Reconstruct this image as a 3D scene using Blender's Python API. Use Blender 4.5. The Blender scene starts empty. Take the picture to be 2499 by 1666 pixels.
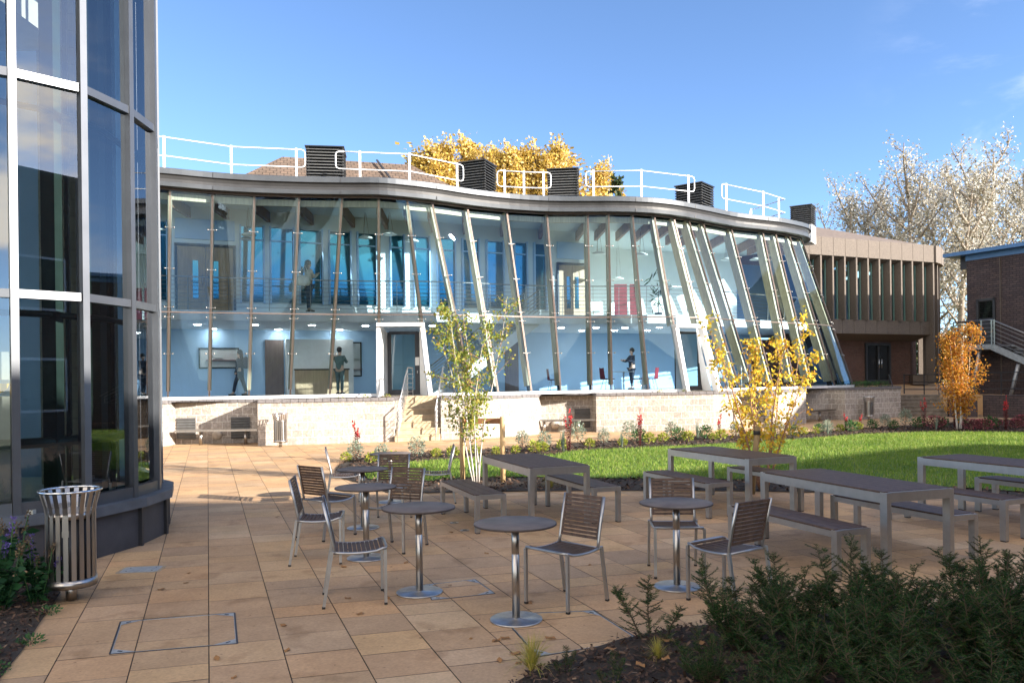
import bpy, bmesh, math, random
import numpy as np
from mathutils import Vector, Matrix
SC = bpy.context.scene
COL = SC.collection
R = math.radians
rnd = random.Random(7)
# ------------------------------------------------------------------ survey
# the photograph was measured with a level 28 mm lens 1.83 m above the paving
F, CX, CY, TH, EYE = 1944., 1249.5, 927., .0122, 1.83
_c, _s = math.cos(TH), math.sin(TH)
def ray(x, y):
    u = (x-CX)/F; v = (CY-y)/F
    return u*_c+v*_s, -u*_s+v*_c
def gp(x, y, z=0.):                      # survey point on level z
    u, v = ray(x, y); Y = (z-EYE)/v
    return (u*Y, Y)
def dp(x, y, Y):                         # survey point at distance Y
    u, v = ray(x, y)
    return Vector((u*Y, Y, EYE+v*Y))
def online(x, y, a, b):                  # survey point on the vertical plane through a, b
    u, v = ray(x, y)
    dx, dy = b[0]-a[0], b[1]-a[1]
    Y = (a[0]*dy-a[1]*dx)/(u*dy-dx)
    return Vector((u*Y, Y, EYE+v*Y))
# ------------------------------------------------------------------ materials
def _nt(name):
    m = bpy.data.materials.new(name); m.use_nodes = True
    nt = m.node_tree; b = nt.nodes['Principled BSDF']
    return m, nt, b
def ramp(nt, stops):
    r = nt.nodes.new('ShaderNodeValToRGB'); e = r.color_ramp.elements
    while len(e) < len(stops): e.new(.5)
    for el, (p, c) in zip(e, stops): el.position = p; el.color = (*c, 1)
    return r
def pos(nt, obj=True):
    t = nt.nodes.new('ShaderNodeTexCoord')
    return t.outputs['Object'] if obj else t.outputs['Generated']
def wpos(nt):
    return nt.nodes.new('ShaderNodeNewGeometry').outputs['Position']
def noise(nt, vec, scale, detail=4, rough=.55):
    n = nt.nodes.new('ShaderNodeTexNoise'); n.inputs['Scale'].default_value = scale
    n.inputs['Detail'].default_value = detail; n.inputs['Roughness'].default_value = rough
    nt.links.new(vec, n.inputs['Vector']); return n
def mix(nt, a, b, f, mode='MIX'):
    m = nt.nodes.new('ShaderNodeMix'); m.data_type = 'RGBA'; m.blend_type = mode
    for sock, val in ((m.inputs['Factor'], f), (m.inputs['A'], a), (m.inputs['B'], b)):
        if hasattr(val, 'is_output'): nt.links.new(val, sock)
        elif isinstance(val, (int, float)): sock.default_value = val
        else: sock.default_value = (*val, 1)
    return m.outputs['Result']
def bump(nt, b, h, strength, dist=.01):
    n = nt.nodes.new('ShaderNodeBump'); n.inputs['Strength'].default_value = strength
    n.inputs['Distance'].default_value = dist
    nt.links.new(h, n.inputs['Height']); nt.links.new(n.outputs['Normal'], b.inputs['Normal'])
def mat(name, col, rough=.6, metal=0., var=.25, scale=6., bmp=0., bscale=60., spec=.5, col2=None, stretch=None):
    m, nt, b = _nt(name)
    v = pos(nt)
    if stretch:
        mp = nt.nodes.new('ShaderNodeMapping'); mp.inputs['Scale'].default_value = stretch
        nt.links.new(v, mp.inputs['Vector']); v = mp.outputs['Vector']
    n = noise(nt, v, scale)
    c2 = col2 or tuple(x*(1-var) for x in col); c1 = tuple(min(1, x*(1+var*.5)) for x in col)
    r = ramp(nt, [(.3, c2), (.7, c1)]); nt.links.new(n.outputs['Fac'], r.inputs['Fac'])
    nt.links.new(r.outputs['Color'], b.inputs['Base Color'])
    b.inputs['Roughness'].default_value = rough; b.inputs['Metallic'].default_value = metal
    b.inputs['Specular IOR Level'].default_value = spec
    if bmp:
        n2 = noise(nt, v, bscale); bump(nt, b, n2.outputs['Fac'], bmp)
    return m
def brickmat(name, c1, c2, mortar, w, h, msize, rough=.85, rock=0., uvn='UVMap', dark=(.6, 1.)):
    m, nt, b = _nt(name)
    uv = nt.nodes.new('ShaderNodeUVMap'); uv.uv_map = uvn
    br = nt.nodes.new('ShaderNodeTexBrick'); br.offset = .5
    br.inputs['Scale'].default_value = 1; br.inputs['Brick Width'].default_value = w
    br.inputs['Row Height'].default_value = h; br.inputs['Mortar Size'].default_value = msize
    br.inputs['Mortar Smooth'].default_value = .2
    br.inputs['Color1'].default_value = (*c1, 1); br.inputs['Color2'].default_value = (*c2, 1)
    br.inputs['Mortar'].default_value = (*mortar, 1)
    nt.links.new(uv.outputs['UV'], br.inputs['Vector'])
    v = pos(nt)
    n = noise(nt, v, 14, 6, .7); n2 = noise(nt, v, 1.1, 3)
    r = ramp(nt, [(.3, (dark[0],)*3), (.65, (dark[1],)*3)]); nt.links.new(n.outputs['Fac'], r.inputs['Fac'])
    r2 = ramp(nt, [(.3, (.82, .8, .78)), (.7, (1, 1, 1))]); nt.links.new(n2.outputs['Fac'], r2.inputs['Fac'])
    c = mix(nt, br.outputs['Color'], r.outputs['Color'], 1., 'MULTIPLY')
    c = mix(nt, c, r2.outputs['Color'], 1., 'MULTIPLY')
    nt.links.new(c, b.inputs['Base Color']); b.inputs['Roughness'].default_value = rough
    b.inputs['Specular IOR Level'].default_value = .25
    inv = nt.nodes.new('ShaderNodeMath'); inv.operation = 'SUBTRACT'; inv.inputs[0].default_value = 1.
    nt.links.new(br.outputs['Fac'], inv.inputs[1])
    mu = nt.nodes.new('ShaderNodeMath'); mu.operation = 'MULTIPLY_ADD'
    nt.links.new(n.outputs['Fac'], mu.inputs[0]); mu.inputs[1].default_value = rock; nt.links.new(inv.outputs[0], mu.inputs[2])
    bump(nt, b, mu.outputs[0], .8, .02)
    return m
def islandmat(name, stops, rough=.7, trans=0., nscale=0, bmp=0., spec=.3, mulnoise=None, spots=False):
    m, nt, b = _nt(name)
    g = nt.nodes.new('ShaderNodeNewGeometry')
    r = ramp(nt, stops); nt.links.new(g.outputs['Random Per Island'], r.inputs['Fac'])
    c = r.outputs['Color']
    if mulnoise:
        for sc, lo, hi in mulnoise:
            n = noise(nt, g.outputs['Position'], sc, 5, .6)
            rr = ramp(nt, [(.32, lo), (.68, hi)]); nt.links.new(n.outputs['Fac'], rr.inputs['Fac'])
            c = mix(nt, c, rr.outputs['Color'], 1., 'MULTIPLY')
    if spots:                            # stains, gum spots and damp patches
        for sc, p0, p1, dk in ((2.3, .60, .68, (.80, .77, .74)), (17., .70, .73, (.58, .55, .53)), (.55, .58, .72, (.88, .85, .83))):
            n = noise(nt, g.outputs['Position'], sc, 3, .5); rr = ramp(nt, [(p0, (1, 1, 1)), (p1, dk)]); nt.links.new(n.outputs['Fac'], rr.inputs['Fac'])
            c = mix(nt, c, rr.outputs['Color'], 1., 'MULTIPLY')
    nt.links.new(c, b.inputs['Base Color']); b.inputs['Roughness'].default_value = rough
    b.inputs['Specular IOR Level'].default_value = spec
    if bmp:
        n = noise(nt, g.outputs['Position'], nscale, 6, .7); bump(nt, b, n.outputs['Fac'], bmp, .004)
    if trans:
        t = nt.nodes.new('ShaderNodeBsdfTranslucent'); nt.links.new(c, t.inputs['Color'])
        ms = nt.nodes.new('ShaderNodeMixShader'); ms.inputs[0].default_value = trans
        out = nt.nodes['Material Output']
        nt.links.new(b.outputs[0], ms.inputs[1]); nt.links.new(t.outputs[0], ms.inputs[2])
        nt.links.new(ms.outputs[0], out.inputs['Surface'])
    return m
def glassmat(name, tint, ior=1.5, rough=.0, refl=(1, 1, 1), streak=0.):
    m = bpy.data.materials.new(name); m.use_nodes = True; nt = m.node_tree
    nt.nodes.remove(nt.nodes['Principled BSDF'])
    out = nt.nodes['Material Output']
    t = nt.nodes.new('ShaderNodeBsdfTransparent'); t.inputs['Color'].default_value = (*tint, 1)
    g = nt.nodes.new('ShaderNodeBsdfGlossy'); g.inputs['Roughness'].default_value = rough
    g.inputs['Color'].default_value = (*refl, 1)
    f = nt.nodes.new('ShaderNodeFresnel'); f.inputs['IOR'].default_value = ior
    ge = nt.nodes.new('ShaderNodeNewGeometry')
    n = noise(nt, ge.outputs['Position'], .9, 2)
    bp = nt.nodes.new('ShaderNodeBump'); bp.inputs['Strength'].default_value = .02; bp.inputs['Distance'].default_value = .02
    nt.links.new(n.outputs['Fac'], bp.inputs['Height']); nt.links.new(bp.outputs[0], g.inputs['Normal'])
    ms = nt.nodes.new('ShaderNodeMixShader')
    nt.links.new(f.outputs[0], ms.inputs[0]); nt.links.new(t.outputs[0], ms.inputs[1]); nt.links.new(g.outputs[0], ms.inputs[2])
    nt.links.new(ms.outputs[0], out.inputs['Surface'])
    return m
M = {}
M['slab'] = islandmat('sandstone_slabs', [(0, (.56, .36, .20)), (.16, (.48, .33, .205)), (.3, (.62, .38, .20)), (.45, (.53, .37, .235)),
    (.6, (.65, .42, .215)), (.72, (.44, .30, .19)), (.86, (.59, .38, .205)), (1, (.65, .46, .28))], rough=.82, nscale=90, bmp=.35,
    mulnoise=[(1.3, (.86, .85, .84), (1.06, 1.05, 1.04)), (45, (.86, .86, .86), (1.08, 1.08, 1.08)), (5., (.93, .92, .9), (1.03, 1.03, 1.03))], spots=True)
M['joint'] = mat('joint_sand', (.10, .085, .07), .95, var=.3)
M['soil'] = mat('soil', (.05, .038, .028), .95, var=.4, scale=9, bmp=.6, bscale=40)
M['far'] = mat('meadow_ground', (.07, .11, .035), .95, var=.35, scale=.4)
M['lawn'] = mat('lawn_base', (.08, .15, .018), .95, var=.35, scale=3)
M['blade'] = islandmat('grass_blades', [(0, (.12, .22, .025)), (.5, (.19, .32, .045)), (.82, (.27, .39, .07)), (1, (.46, .44, .18))], .6, trans=.35,
    mulnoise=[(.55, (.68, .74, .62), (1.2, 1.1, 1.05)), (3.5, (.8, .84, .8), (1.1, 1.06, 1.)),])
M['chip'] = islandmat('bark_chips', [(0, (.03, .018, .012)), (.5, (.065, .038, .026)), (.85, (.11, .065, .043)), (1, (.22, .15, .10))], .9)
M['steel'] = mat('brushed_steel', (.42, .40, .38), .30, 1., var=.15, scale=20, stretch=(1, 1, .1))
M['alu'] = mat('satin_aluminium', (.43, .425, .42), .36, .92, var=.12, scale=10)
M['galv'] = mat('galvanised_steel', (.36, .37, .39), .5, .75, var=.25, scale=8)
M['polished'] = mat('scuffed_steel_base', (.50, .49, .48), .40, 1., var=.2, scale=14)
M['rubber'] = mat('black_rubber', (.02, .02, .02), .7)
M['brown'] = mat('brown_composite', (.098, .062, .046), .55, var=.4, scale=18, bmp=.1, spec=.3, stretch=(1, 1, 1))
M['top'] = mat('charcoal_laminate', (.165, .138, .125), .62, var=.35, scale=5, bmp=.05, bscale=200, spec=.3)
M['topedge'] = mat('dark_laminate_edge', (.05, .035, .03), .6)
M['block'] = brickmat('split_face_blocks', (.54, .485, .435), (.41, .37, .335), (.72, .68, .63), .30, .222, .014, .9, rock=1.6, dark=(.55, 1.08))
M['coping'] = mat('engineering_brick_coping', (.16, .15, .155), .8, var=.3, scale=12, bmp=.2)
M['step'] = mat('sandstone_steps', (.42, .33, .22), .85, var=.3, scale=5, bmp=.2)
M['worn'] = mat('shaded_stone_steps', (.20, .165, .13), .9, var=.4, scale=6, bmp=.3)  # step stone with the shade of the right-hand flight put into its colour
M['timber'] = mat('glulam_timber', (.70, .585, .39), .6, var=.2, scale=5, stretch=(4, 4, .35))
M['beam'] = mat('brown_timber_beam', (.33, .19, .11), .6, var=.25, scale=5)  # brown timber of the roof beams
M['cap'] = mat('brown_metal_cap', (.17, .13, .115), .4, .6, var=.1)
M['fasc_light'] = mat('zinc_fascia', (.095, .105, .12), .42, .4, var=.2, scale=1.5)
M['fasc_dark'] = mat('dark_fascia', (.050, .050, .052), .42, .3, var=.2, scale=2)
M['white'] = mat('white_paint', (.80, .80, .79), .5, var=.05)
M['wmetal'] = mat('white_coated_metal', (.82, .83, .85), .35, .1, var=.06)
M['plaster'] = mat('pale_plaster', (.87, .91, .87), .8, var=.04, scale=1)
M['bluewall'] = mat('cool_plaster', (.46, .65, .86), .8, var=.06, scale=1)
M['floor'] = mat('interior_floor', (.34, .40, .46), .35, var=.15)
M['ceil'] = mat('interior_ceiling', (.72, .78, .74), .8, var=.05, stretch=(8, 1, 1))
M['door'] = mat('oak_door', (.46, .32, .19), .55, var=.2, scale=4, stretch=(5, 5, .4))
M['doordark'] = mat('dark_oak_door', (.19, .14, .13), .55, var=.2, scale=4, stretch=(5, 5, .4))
M['frame'] = mat('dark_grey_frame', (.045, .048, .055), .45, .3, var=.15)
M['tframe'] = mat('anodised_grey_frame', (.14, .15, .168), .38, .7, var=.12, scale=3)
M['plinth'] = mat('slate_plinth', (.055, .056, .064), .6, var=.3, scale=3, bmp=.1)
M['slatecap'] = mat('blue_slate_coping', (.10, .115, .135), .55, var=.3, scale=4, bmp=.15)
M['glass'] = glassmat('facade_glass', (.76, .90, .985), 1.48, refl=(.60, .82, 1.))
M['tglass'] = glassmat('tower_glass', (.84, .90, .92), 2.3, refl=(.90, .94, 1.))
M['bglass'] = glassmat('window_glass', (.45, .6, .6), 1.7)
m_, nt_, b_ = _nt('blue_glazing'); b_.inputs['Base Color'].default_value = (.03, .16, .23, 1); b_.inputs['Metallic'].default_value = .6
b_.inputs['Roughness'].default_value = .06; M['blueglass'] = m_
M['black'] = mat('black_screen', (.015, .017, .02), .25)
M['louvre'] = mat('charcoal_louvre', (.15, .155, .16), .5, .3, var=.2)
M['conc'] = mat('ribbed_concrete', (.165, .138, .118), .9, var=.4, scale=26, bmp=.6, bscale=30)
M['slate'] = mat('brown_roof_tile', (.17, .135, .115), .85, var=.35, scale=5, bmp=.5, bscale=8, stretch=(1, 1, 5))
M['tile'] = brickmat('clay_roof_tiles', (.23, .165, .125), (.17, .13, .105), (.07, .055, .045), .33, .28, .02, .9, rock=.3)
M['brick'] = brickmat('brown_brick', (.20, .105, .085), (.15, .085, .072), (.15, .125, .11), .225, .075, .009, .9, rock=.2)
M['dbrick'] = brickmat('plum_brick', (.125, .092, .092), (.085, .068, .075), (.05, .047, .05), .30, .10, .012, .9, rock=.3)
M['blue'] = mat('blue_fascia', (.08, .19, .38), .5, var=.12)
M['greenframe'] = mat('sea_green_frame', (.16, .30, .27), .5, var=.1)
M['bark_w'] = mat('silver_birch_bark', (.62, .57, .52), .8, var=.35, scale=14, stretch=(1, 1, .35))
M['bark_o'] = mat('copper_birch_bark', (.34, .19, .115), .7, var=.4, scale=18)
M['bark'] = mat('grey_bark', (.30, .25, .20), .9, var=.4, scale=6)
M['bark_d'] = mat('dark_bark', (.10, .08, .06), .9, var=.4, scale=6)
M['stake'] = mat('pine_stake', (.62, .42, .21), .75, var=.25, scale=7, stretch=(3, 3, .5))
M['stake_d'] = mat('weathered_stake', (.30, .21, .10), .85, var=.35, scale=9, stretch=(3, 3, .5))
M['batten'] = mat('orange_batten', (.36, .16, .075), .8, var=.3)
M['lf_green'] = islandmat('birch_leaf_green', [(0, (.13, .20, .03)), (.4, (.23, .29, .05)), (.7, (.38, .38, .07)), (.9, (.52, .44, .08)), (1, (.33, .20, .06))], .55, trans=.4)
M['lf_yellow'] = islandmat('birch_leaf_yellow', [(0, (.40, .38, .05)), (.3, (.70, .55, .06)), (.65, (.80, .56, .05)), (.9, (.74, .40, .04)), (1, (.50, .20, .04))], .55, trans=.4)
M['lf_orange'] = islandmat('birch_leaf_orange', [(0, (.42, .26, .05)), (.4, (.58, .30, .035)), (.75, (.60, .22, .025)), (1, (.32, .12, .03))], .55, trans=.4)
M['lf_poplar'] = islandmat('poplar_leaf_gold', [(0, (.38, .27, .06)), (.35, (.60, .43, .09)), (.7, (.72, .52, .13)), (1, (.72, .58, .34))], .6, trans=.3)
M['lf_white'] = islandmat('white_poplar_leaf', [(0, (.24, .20, .11)), (.35, (.43, .40, .32)), (.7, (.60, .58, .52)), (1, (.72, .70, .66))], .6, trans=.3)
M['lf_dark'] = islandmat('evergreen_leaf', [(0, (.02, .04, .012)), (.6, (.05, .085, .03)), (1, (.11, .13, .05))], .6, trans=.2)
M['lf_far'] = islandmat('far_leaf', [(0, (.06, .07, .02)), (.6, (.14, .13, .05)), (1, (.22, .19, .08))], .6, trans=.3)
M['yew'] = islandmat('yew_needle', [(0, (.009, .028, .009)), (.5, (.019, .056, .015)), (.88, (.042, .09, .022)), (1, (.09, .085, .025))], .6, trans=.10, spec=.12)
M['yewstem'] = mat('yew_stem', (.085, .06, .035), .9)
M['grey_lf'] = islandmat('grey_green_leaf', [(0, (.14, .20, .14)), (1, (.34, .40, .32))], .7, trans=.25)
M['lime_lf'] = islandmat('lime_leaf', [(0, (.16, .24, .03)), (1, (.44, .42, .06))], .6, trans=.3)
M['mid_lf'] = islandmat('mid_green_leaf', [(0, (.03, .09, .03)), (1, (.09, .19, .06))], .6, trans=.25)
M['deep_lf'] = islandmat('deep_green_leaf', [(0, (.010, .045, .016)), (1, (.03, .11, .035))], .55, trans=.2)
M['wine_lf'] = islandmat('wine_leaf', [(0, (.07, .02, .022)), (1, (.17, .05, .05))], .6, trans=.2)
M['red_fl'] = islandmat('red_petal', [(0, (.55, .02, .03)), (1, (.75, .06, .06))], .6, trans=.25)
M['pink_fl'] = islandmat('pink_petal', [(0, (.35, .06, .10)), (1, (.50, .14, .18))], .6, trans=.25)
M['violet_fl'] = islandmat('violet_petal', [(0, (.10, .07, .30)), (1, (.24, .17, .48))], .6, trans=.2)
M['seed'] = islandmat('dry_seed_head', [(0, (.09, .06, .035)), (1, (.20, .14, .08))], .8)
M['sedge'] = islandmat('sedge_blade', [(0, (.30, .32, .05)), (.6, (.48, .42, .09)), (1, (.50, .34, .12))], .6, trans=.3)
M['dry'] = islandmat('fallen_leaf', [(0, (.20, .08, .035)), (.5, (.30, .13, .05)), (1, (.45, .34, .12))], .7)
M['skin'] = mat('skin', (.55, .36, .27), .6, var=.08)
M['hair'] = mat('dark_hair', (.018, .014, .014), .5)
M['denim'] = mat('blue_denim', (.05, .09, .17), .8)
M['cream'] = mat('cream_jacket', (.62, .56, .44), .8)
M['navy'] = mat('navy_cloth', (.02, .028, .05), .85)
M['grey_cl'] = mat('grey_green_shirt', (.10, .15, .15), .85)
M['bagm'] = mat('cream_leather', (.70, .66, .54), .5)
M['red'] = mat('red_upholstery', (.24, .022, .04), .6)
M['yellow'] = mat('yellow_enamel', (.80, .48, .02), .4)
M['greenpaint'] = mat('dark_green_paint', (.03, .055, .048), .4, .2, var=.2)
M['greybox'] = mat('pale_grey_cabinet', (.42, .43, .38), .55, var=.1)
M['creamblock'] = brickmat('painted_blockwork', (.68, .66, .54), (.62, .61, .50), (.52, .52, .44), .44, .215, .008, .8, rock=.2, dark=(.9, 1.))
M['chrome'] = mat('chrome', (.7, .72, .74), .15, 1.)
M['covergrey'] = mat('galvanised_cover', (.36, .38, .39), .6, .1, var=.25, scale=20)
M['paper'] = mat('paper', (.75, .75, .73), .8, var=.03)
M['lampm'] = mat('opal_lamp', (.75, .78, .72), .4, var=.04)
m_ = bpy.data.materials.new('downlight_glow'); m_.use_nodes = True; m_.node_tree.nodes['Principled BSDF'].inputs['Emission Color'].default_value = (1, .96, .88, 1); m_.node_tree.nodes['Principled BSDF'].inputs['Emission Strength'].default_value = 22.; M['glow'] = m_
M['rockf'] = mat('opal_bulkhead', (.55, .50, .44), .8, var=.25, scale=9, bmp=.4)
# ------------------------------------------------------------------ mesh builder
class MB:
    def __init__(s): s.v = []; s.f = []; s.mi = []; s.uv = {}; s.sm = []
    def add(s, vs, fs, mi=0, sm=False, uvs=None):
        o = len(s.v); s.v += [tuple(p) for p in vs]
        for k, f in enumerate(fs):
            if uvs: s.uv[len(s.f)] = uvs[k]
            s.f.append(tuple(i+o for i in f)); s.mi.append(mi); s.sm.append(sm)
        return s
    def box(s, c, d, rz=0., mi=0, rot=None):
        x, y, z = (q/2 for q in d); c = Vector(c)
        mt = rot if rot is not None else Matrix.Rotation(rz, 3, 'Z')
        vs = [c+mt@Vector((a*x, b*y, e*z)) for a in (-1, 1) for b in (-1, 1) for e in (-1, 1)]
        return s.add(vs, [(0, 1, 3, 2), (4, 6, 7, 5), (0, 4, 5, 1), (2, 3, 7, 6), (0, 2, 6, 4), (1, 5, 7, 3)], mi)
    def bar(s, a, b, w, h, side=None, mi=0, bev=0):     # box from a to b; w along side, h along the other
        a = Vector(a); b = Vector(b); t = (b-a).normalized()
        sd = Vector(side) if side is not None else (Vector((0, 0, 1)) if abs(t.z) < .9 else Vector((1, 0, 0))).cross(t)
        sd = (sd-t*sd.dot(t)).normalized(); up = t.cross(sd)
        vs = [p+sd*(i*w/2)+up*(j*h/2) for p in (a, b) for i, j in ((-1, -1), (1, -1), (1, 1), (-1, 1))]
        return s.add(vs, [(3, 2, 1, 0), (4, 5, 6, 7), (0, 1, 5, 4), (1, 2, 6, 5), (2, 3, 7, 6), (3, 0, 4, 7)], mi)
    def tube(s, pts, r, n=8, mi=0, cap=True):
        pts = [Vector(p) for p in pts]; k = len(pts)
        rs = r if isinstance(r, (list, tuple)) else [r]*k
        vs = []; prev = None
        for i, p in enumerate(pts):
            t = (pts[min(i+1, k-1)]-pts[max(i-1, 0)])
            t = t.normalized() if t.length > 1e-9 else Vector((0, 0, 1))
            if prev is None:
                u = t.cross(Vector((0, 0, 1)) if abs(t.z) < .9 else Vector((1, 0, 0))).normalized()
            else:
                u = prev-t*prev.dot(t); u = u.normalized() if u.length > 1e-6 else t.orthogonal().normalized()
            prev = u; w = t.cross(u)
            for j in range(n):
                a = 2*math.pi*j/n; vs.append(p+(u*math.cos(a)+w*math.sin(a))*rs[i])
        fs = [(i*n+j, i*n+(j+1) % n, (i+1)*n+(j+1) % n, (i+1)*n+j) for i in range(k-1) for j in range(n)]
        if cap: fs += [tuple(range(n-1, -1, -1)), tuple((k-1)*n+j for j in range(n))]
        return s.add(vs, fs, mi, n > 4)
    def lathe(s, prof, n=24, c=(0, 0, 0), mi=0, sm=True):
        vs = [(c[0]+r*math.cos(2*math.pi*j/n), c[1]+r*math.sin(2*math.pi*j/n), c[2]+z) for r, z in prof for j in range(n)]
        fs = [(i*n+j, i*n+(j+1) % n, (i+1)*n+(j+1) % n, (i+1)*n+j) for i in range(len(prof)-1) for j in range(n)]
        if prof[0][0] > 1e-4: fs.append(tuple(range(n-1, -1, -1)))
        if prof[-1][0] > 1e-4: fs.append(tuple((len(prof)-1)*n+j for j in range(n)))
        return s.add(vs, fs, mi, sm)
    def ball(s, c, r, n=8, mi=0, sq=(1, 1, 1)):
        k = max(4, n//2)
        vs = []; fs = []
        for i in range(1, k):
            a = math.pi*i/k
            for j in range(n):
                b = 2*math.pi*j/n
                vs.append((c[0]+r*sq[0]*math.sin(a)*math.cos(b), c[1]+r*sq[1]*math.sin(a)*math.sin(b), c[2]+r*sq[2]*math.cos(a)))
        vs += [(c[0], c[1], c[2]+r*sq[2]), (c[0], c[1], c[2]-r*sq[2])]; t = len(vs)-2
        for i in range(k-2):
            for j in range(n): fs.append((i*n+j, (i+1)*n+j, (i+1)*n+(j+1) % n, i*n+(j+1) % n))
        for j in range(n):
            fs.append((t, j, (j+1) % n)); fs.append((t+1, (k-2)*n+(j+1) % n, (k-2)*n+j))
        return s.add(vs, fs, mi, True)
    def prism(s, poly, z0, z1, mi=0, top=True, bot=True):
        n = len(poly); vs = [(p[0], p[1], z0) for p in poly]+[(p[0], p[1], z1) for p in poly]
        fs = [(i, (i+1) % n, n+(i+1) % n, n+i) for i in range(n)]
        if bot: fs.append(tuple(range(n-1, -1, -1)))
        if top: fs.append(tuple(range(n, 2*n)))
        return s.add(vs, fs, mi)
    def wall(s, path, z0, z1, mi=0, flip=False, u0=0.):    # vertical strip with metric UVs
        u = u0
        for (a, b) in zip(path[:-1], path[1:]):
            l = math.hypot(b[0]-a[0], b[1]-a[1])
            s.add([(a[0], a[1], z0), (b[0], b[1], z0), (b[0], b[1], z1), (a[0], a[1], z1)], [(0, 1, 2, 3)], mi, False,
                  [[(u, 0), (u+l, 0), (u+l, z1-z0), (u, z1-z0)]])
            u += l
        return s
    def quad(s, a, b, c, d, mi=0, uv=None):
        return s.add([a, b, c, d], [(0, 1, 2, 3)], mi, False, [uv] if uv else None)
    def build(s, name, mats, parent=None, loc=None, fixn=False, tri=False):
        me = bpy.data.meshes.new(name); me.from_pydata(s.v, [], s.f)
        mats = mats if isinstance(mats, (list, tuple)) else [mats]
        for m in mats: me.materials.append(M[m] if isinstance(m, str) else m)
        me.polygons.foreach_set('material_index', s.mi); me.polygons.foreach_set('use_smooth', s.sm)
        if s.uv:
            ul = me.uv_layers.new(name='UVMap')
            for pi, uvs in s.uv.items():
                for li, u in zip(me.polygons[pi].loop_indices, uvs): ul.data[li].uv = u
        if fixn:
            bm = bmesh.new(); bm.from_mesh(me)
            bmesh.ops.recalc_face_normals(bm, faces=bm.faces); bm.to_mesh(me); bm.free()
        me.update()
        o = bpy.data.objects.new(name, me); COL.objects.link(o)
        if parent is not None: o.parent = parent
        if loc is not None: o.location = loc
        return o
def tag(o, label=None, cat=None, group=None, kind=None):
    if label: o['label'] = label
    if cat: o['category'] = cat
    if group: o['group'] = group
    if kind: o['kind'] = kind
    return o
def empty(name, label, cat, loc=(0, 0, 0), rz=0., group=None):
    o = bpy.data.objects.new(name, None); COL.objects.link(o); o.empty_display_size = .1
    o.location = loc; o.rotation_euler = (0, 0, rz)
    return tag(o, label, cat, group)
def copy_tree(o, parent=None):
    c = o.copy(); COL.objects.link(c)
    if parent is not None: c.parent = parent
    for ch in list(o.children): copy_tree(ch, c)
    return c
def put(proto, used, loc, rz=0., label=None, group=None, scale=None):
    o = proto if not used else copy_tree(proto)
    o.location = loc; o.rotation_euler = (0, 0, rz)
    if scale: o.scale = (scale,)*3 if not isinstance(scale, tuple) else scale
    if label: o['label'] = label
    if group: o['group'] = group
    return o
def fillpoly(poly, z, uvscale=None):
    bm = bmesh.new(); vs = [bm.verts.new((p[0], p[1], z)) for p in poly]
    f = bm.faces.new(vs); bmesh.ops.triangulate(bm, faces=[f]); bmesh.ops.recalc_face_normals(bm, faces=bm.faces)
    mb = MB(); idx = {v: i for i, v in enumerate(bm.verts)}
    up = [(tuple(idx[v] for v in (f.verts if f.normal.z > 0 else reversed(f.verts)))) for f in bm.faces]
    mb.add([v.co[:] for v in bm.verts], up); bm.free(); return mb
def inside(poly, x, y):
    r = np.zeros(len(x), bool); n = len(poly)
    for i in range(n):
        x1, y1 = poly[i]; x2, y2 = poly[(i+1) % n]
        if y1 == y2: continue
        c = ((y1 > y) != (y2 > y)) & (x < (x2-x1)*(y-y1)/(y2-y1)+x1); r ^= c
    return r
def scatter(poly, n, seed):
    g = np.random.default_rng(seed); p = np.array(poly); lo = p.min(0); hi = p.max(0)
    out = np.zeros((0, 2))
    while len(out) < n:
        q = lo+(hi-lo)*g.random((n*2, 2)); q = q[inside(poly, q[:, 0], q[:, 1])]; out = np.vstack([out, q])
    return out[:n], g
def npmesh(name, V, nper, m, parent=None, loc=None):    # V: (N*nper, 3) faces of nper corners
    n = len(V)//nper; me = bpy.data.meshes.new(name)
    me.vertices.add(len(V)); me.vertices.foreach_set('co', np.ascontiguousarray(V, dtype=np.float32).ravel())
    me.loops.add(len(V)); me.loops.foreach_set('vertex_index', np.arange(len(V), dtype=np.int32))
    me.polygons.add(n); me.polygons.foreach_set('loop_start', np.arange(0, len(V), nper, dtype=np.int32))
    me.update(calc_edges=True); me.materials.append(M[m])
    o = bpy.data.objects.new(name, me); COL.objects.link(o)
    if parent is not None: o.parent = parent
    if loc is not None: o.location = loc
    return o
def unit(a): return a/np.maximum(np.linalg.norm(a, axis=1, keepdims=True), 1e-9)
def leaves(P, D, L, W, g, flat=.0):      # kite leaves at P pointing along D
    n = len(P); D = unit(D); r = g.normal(size=(n, 3))
    S = unit(np.cross(D, r)); L = L[:, None]; W = W[:, None]
    N = np.cross(D, S)
    a = P; b = P+D*L*.45+S*W+N*W*.3; c = P+D*L; d = P+D*L*.45-S*W+N*W*.3
    return np.stack([a, b, c, d], 1).reshape(-1, 3)
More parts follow.
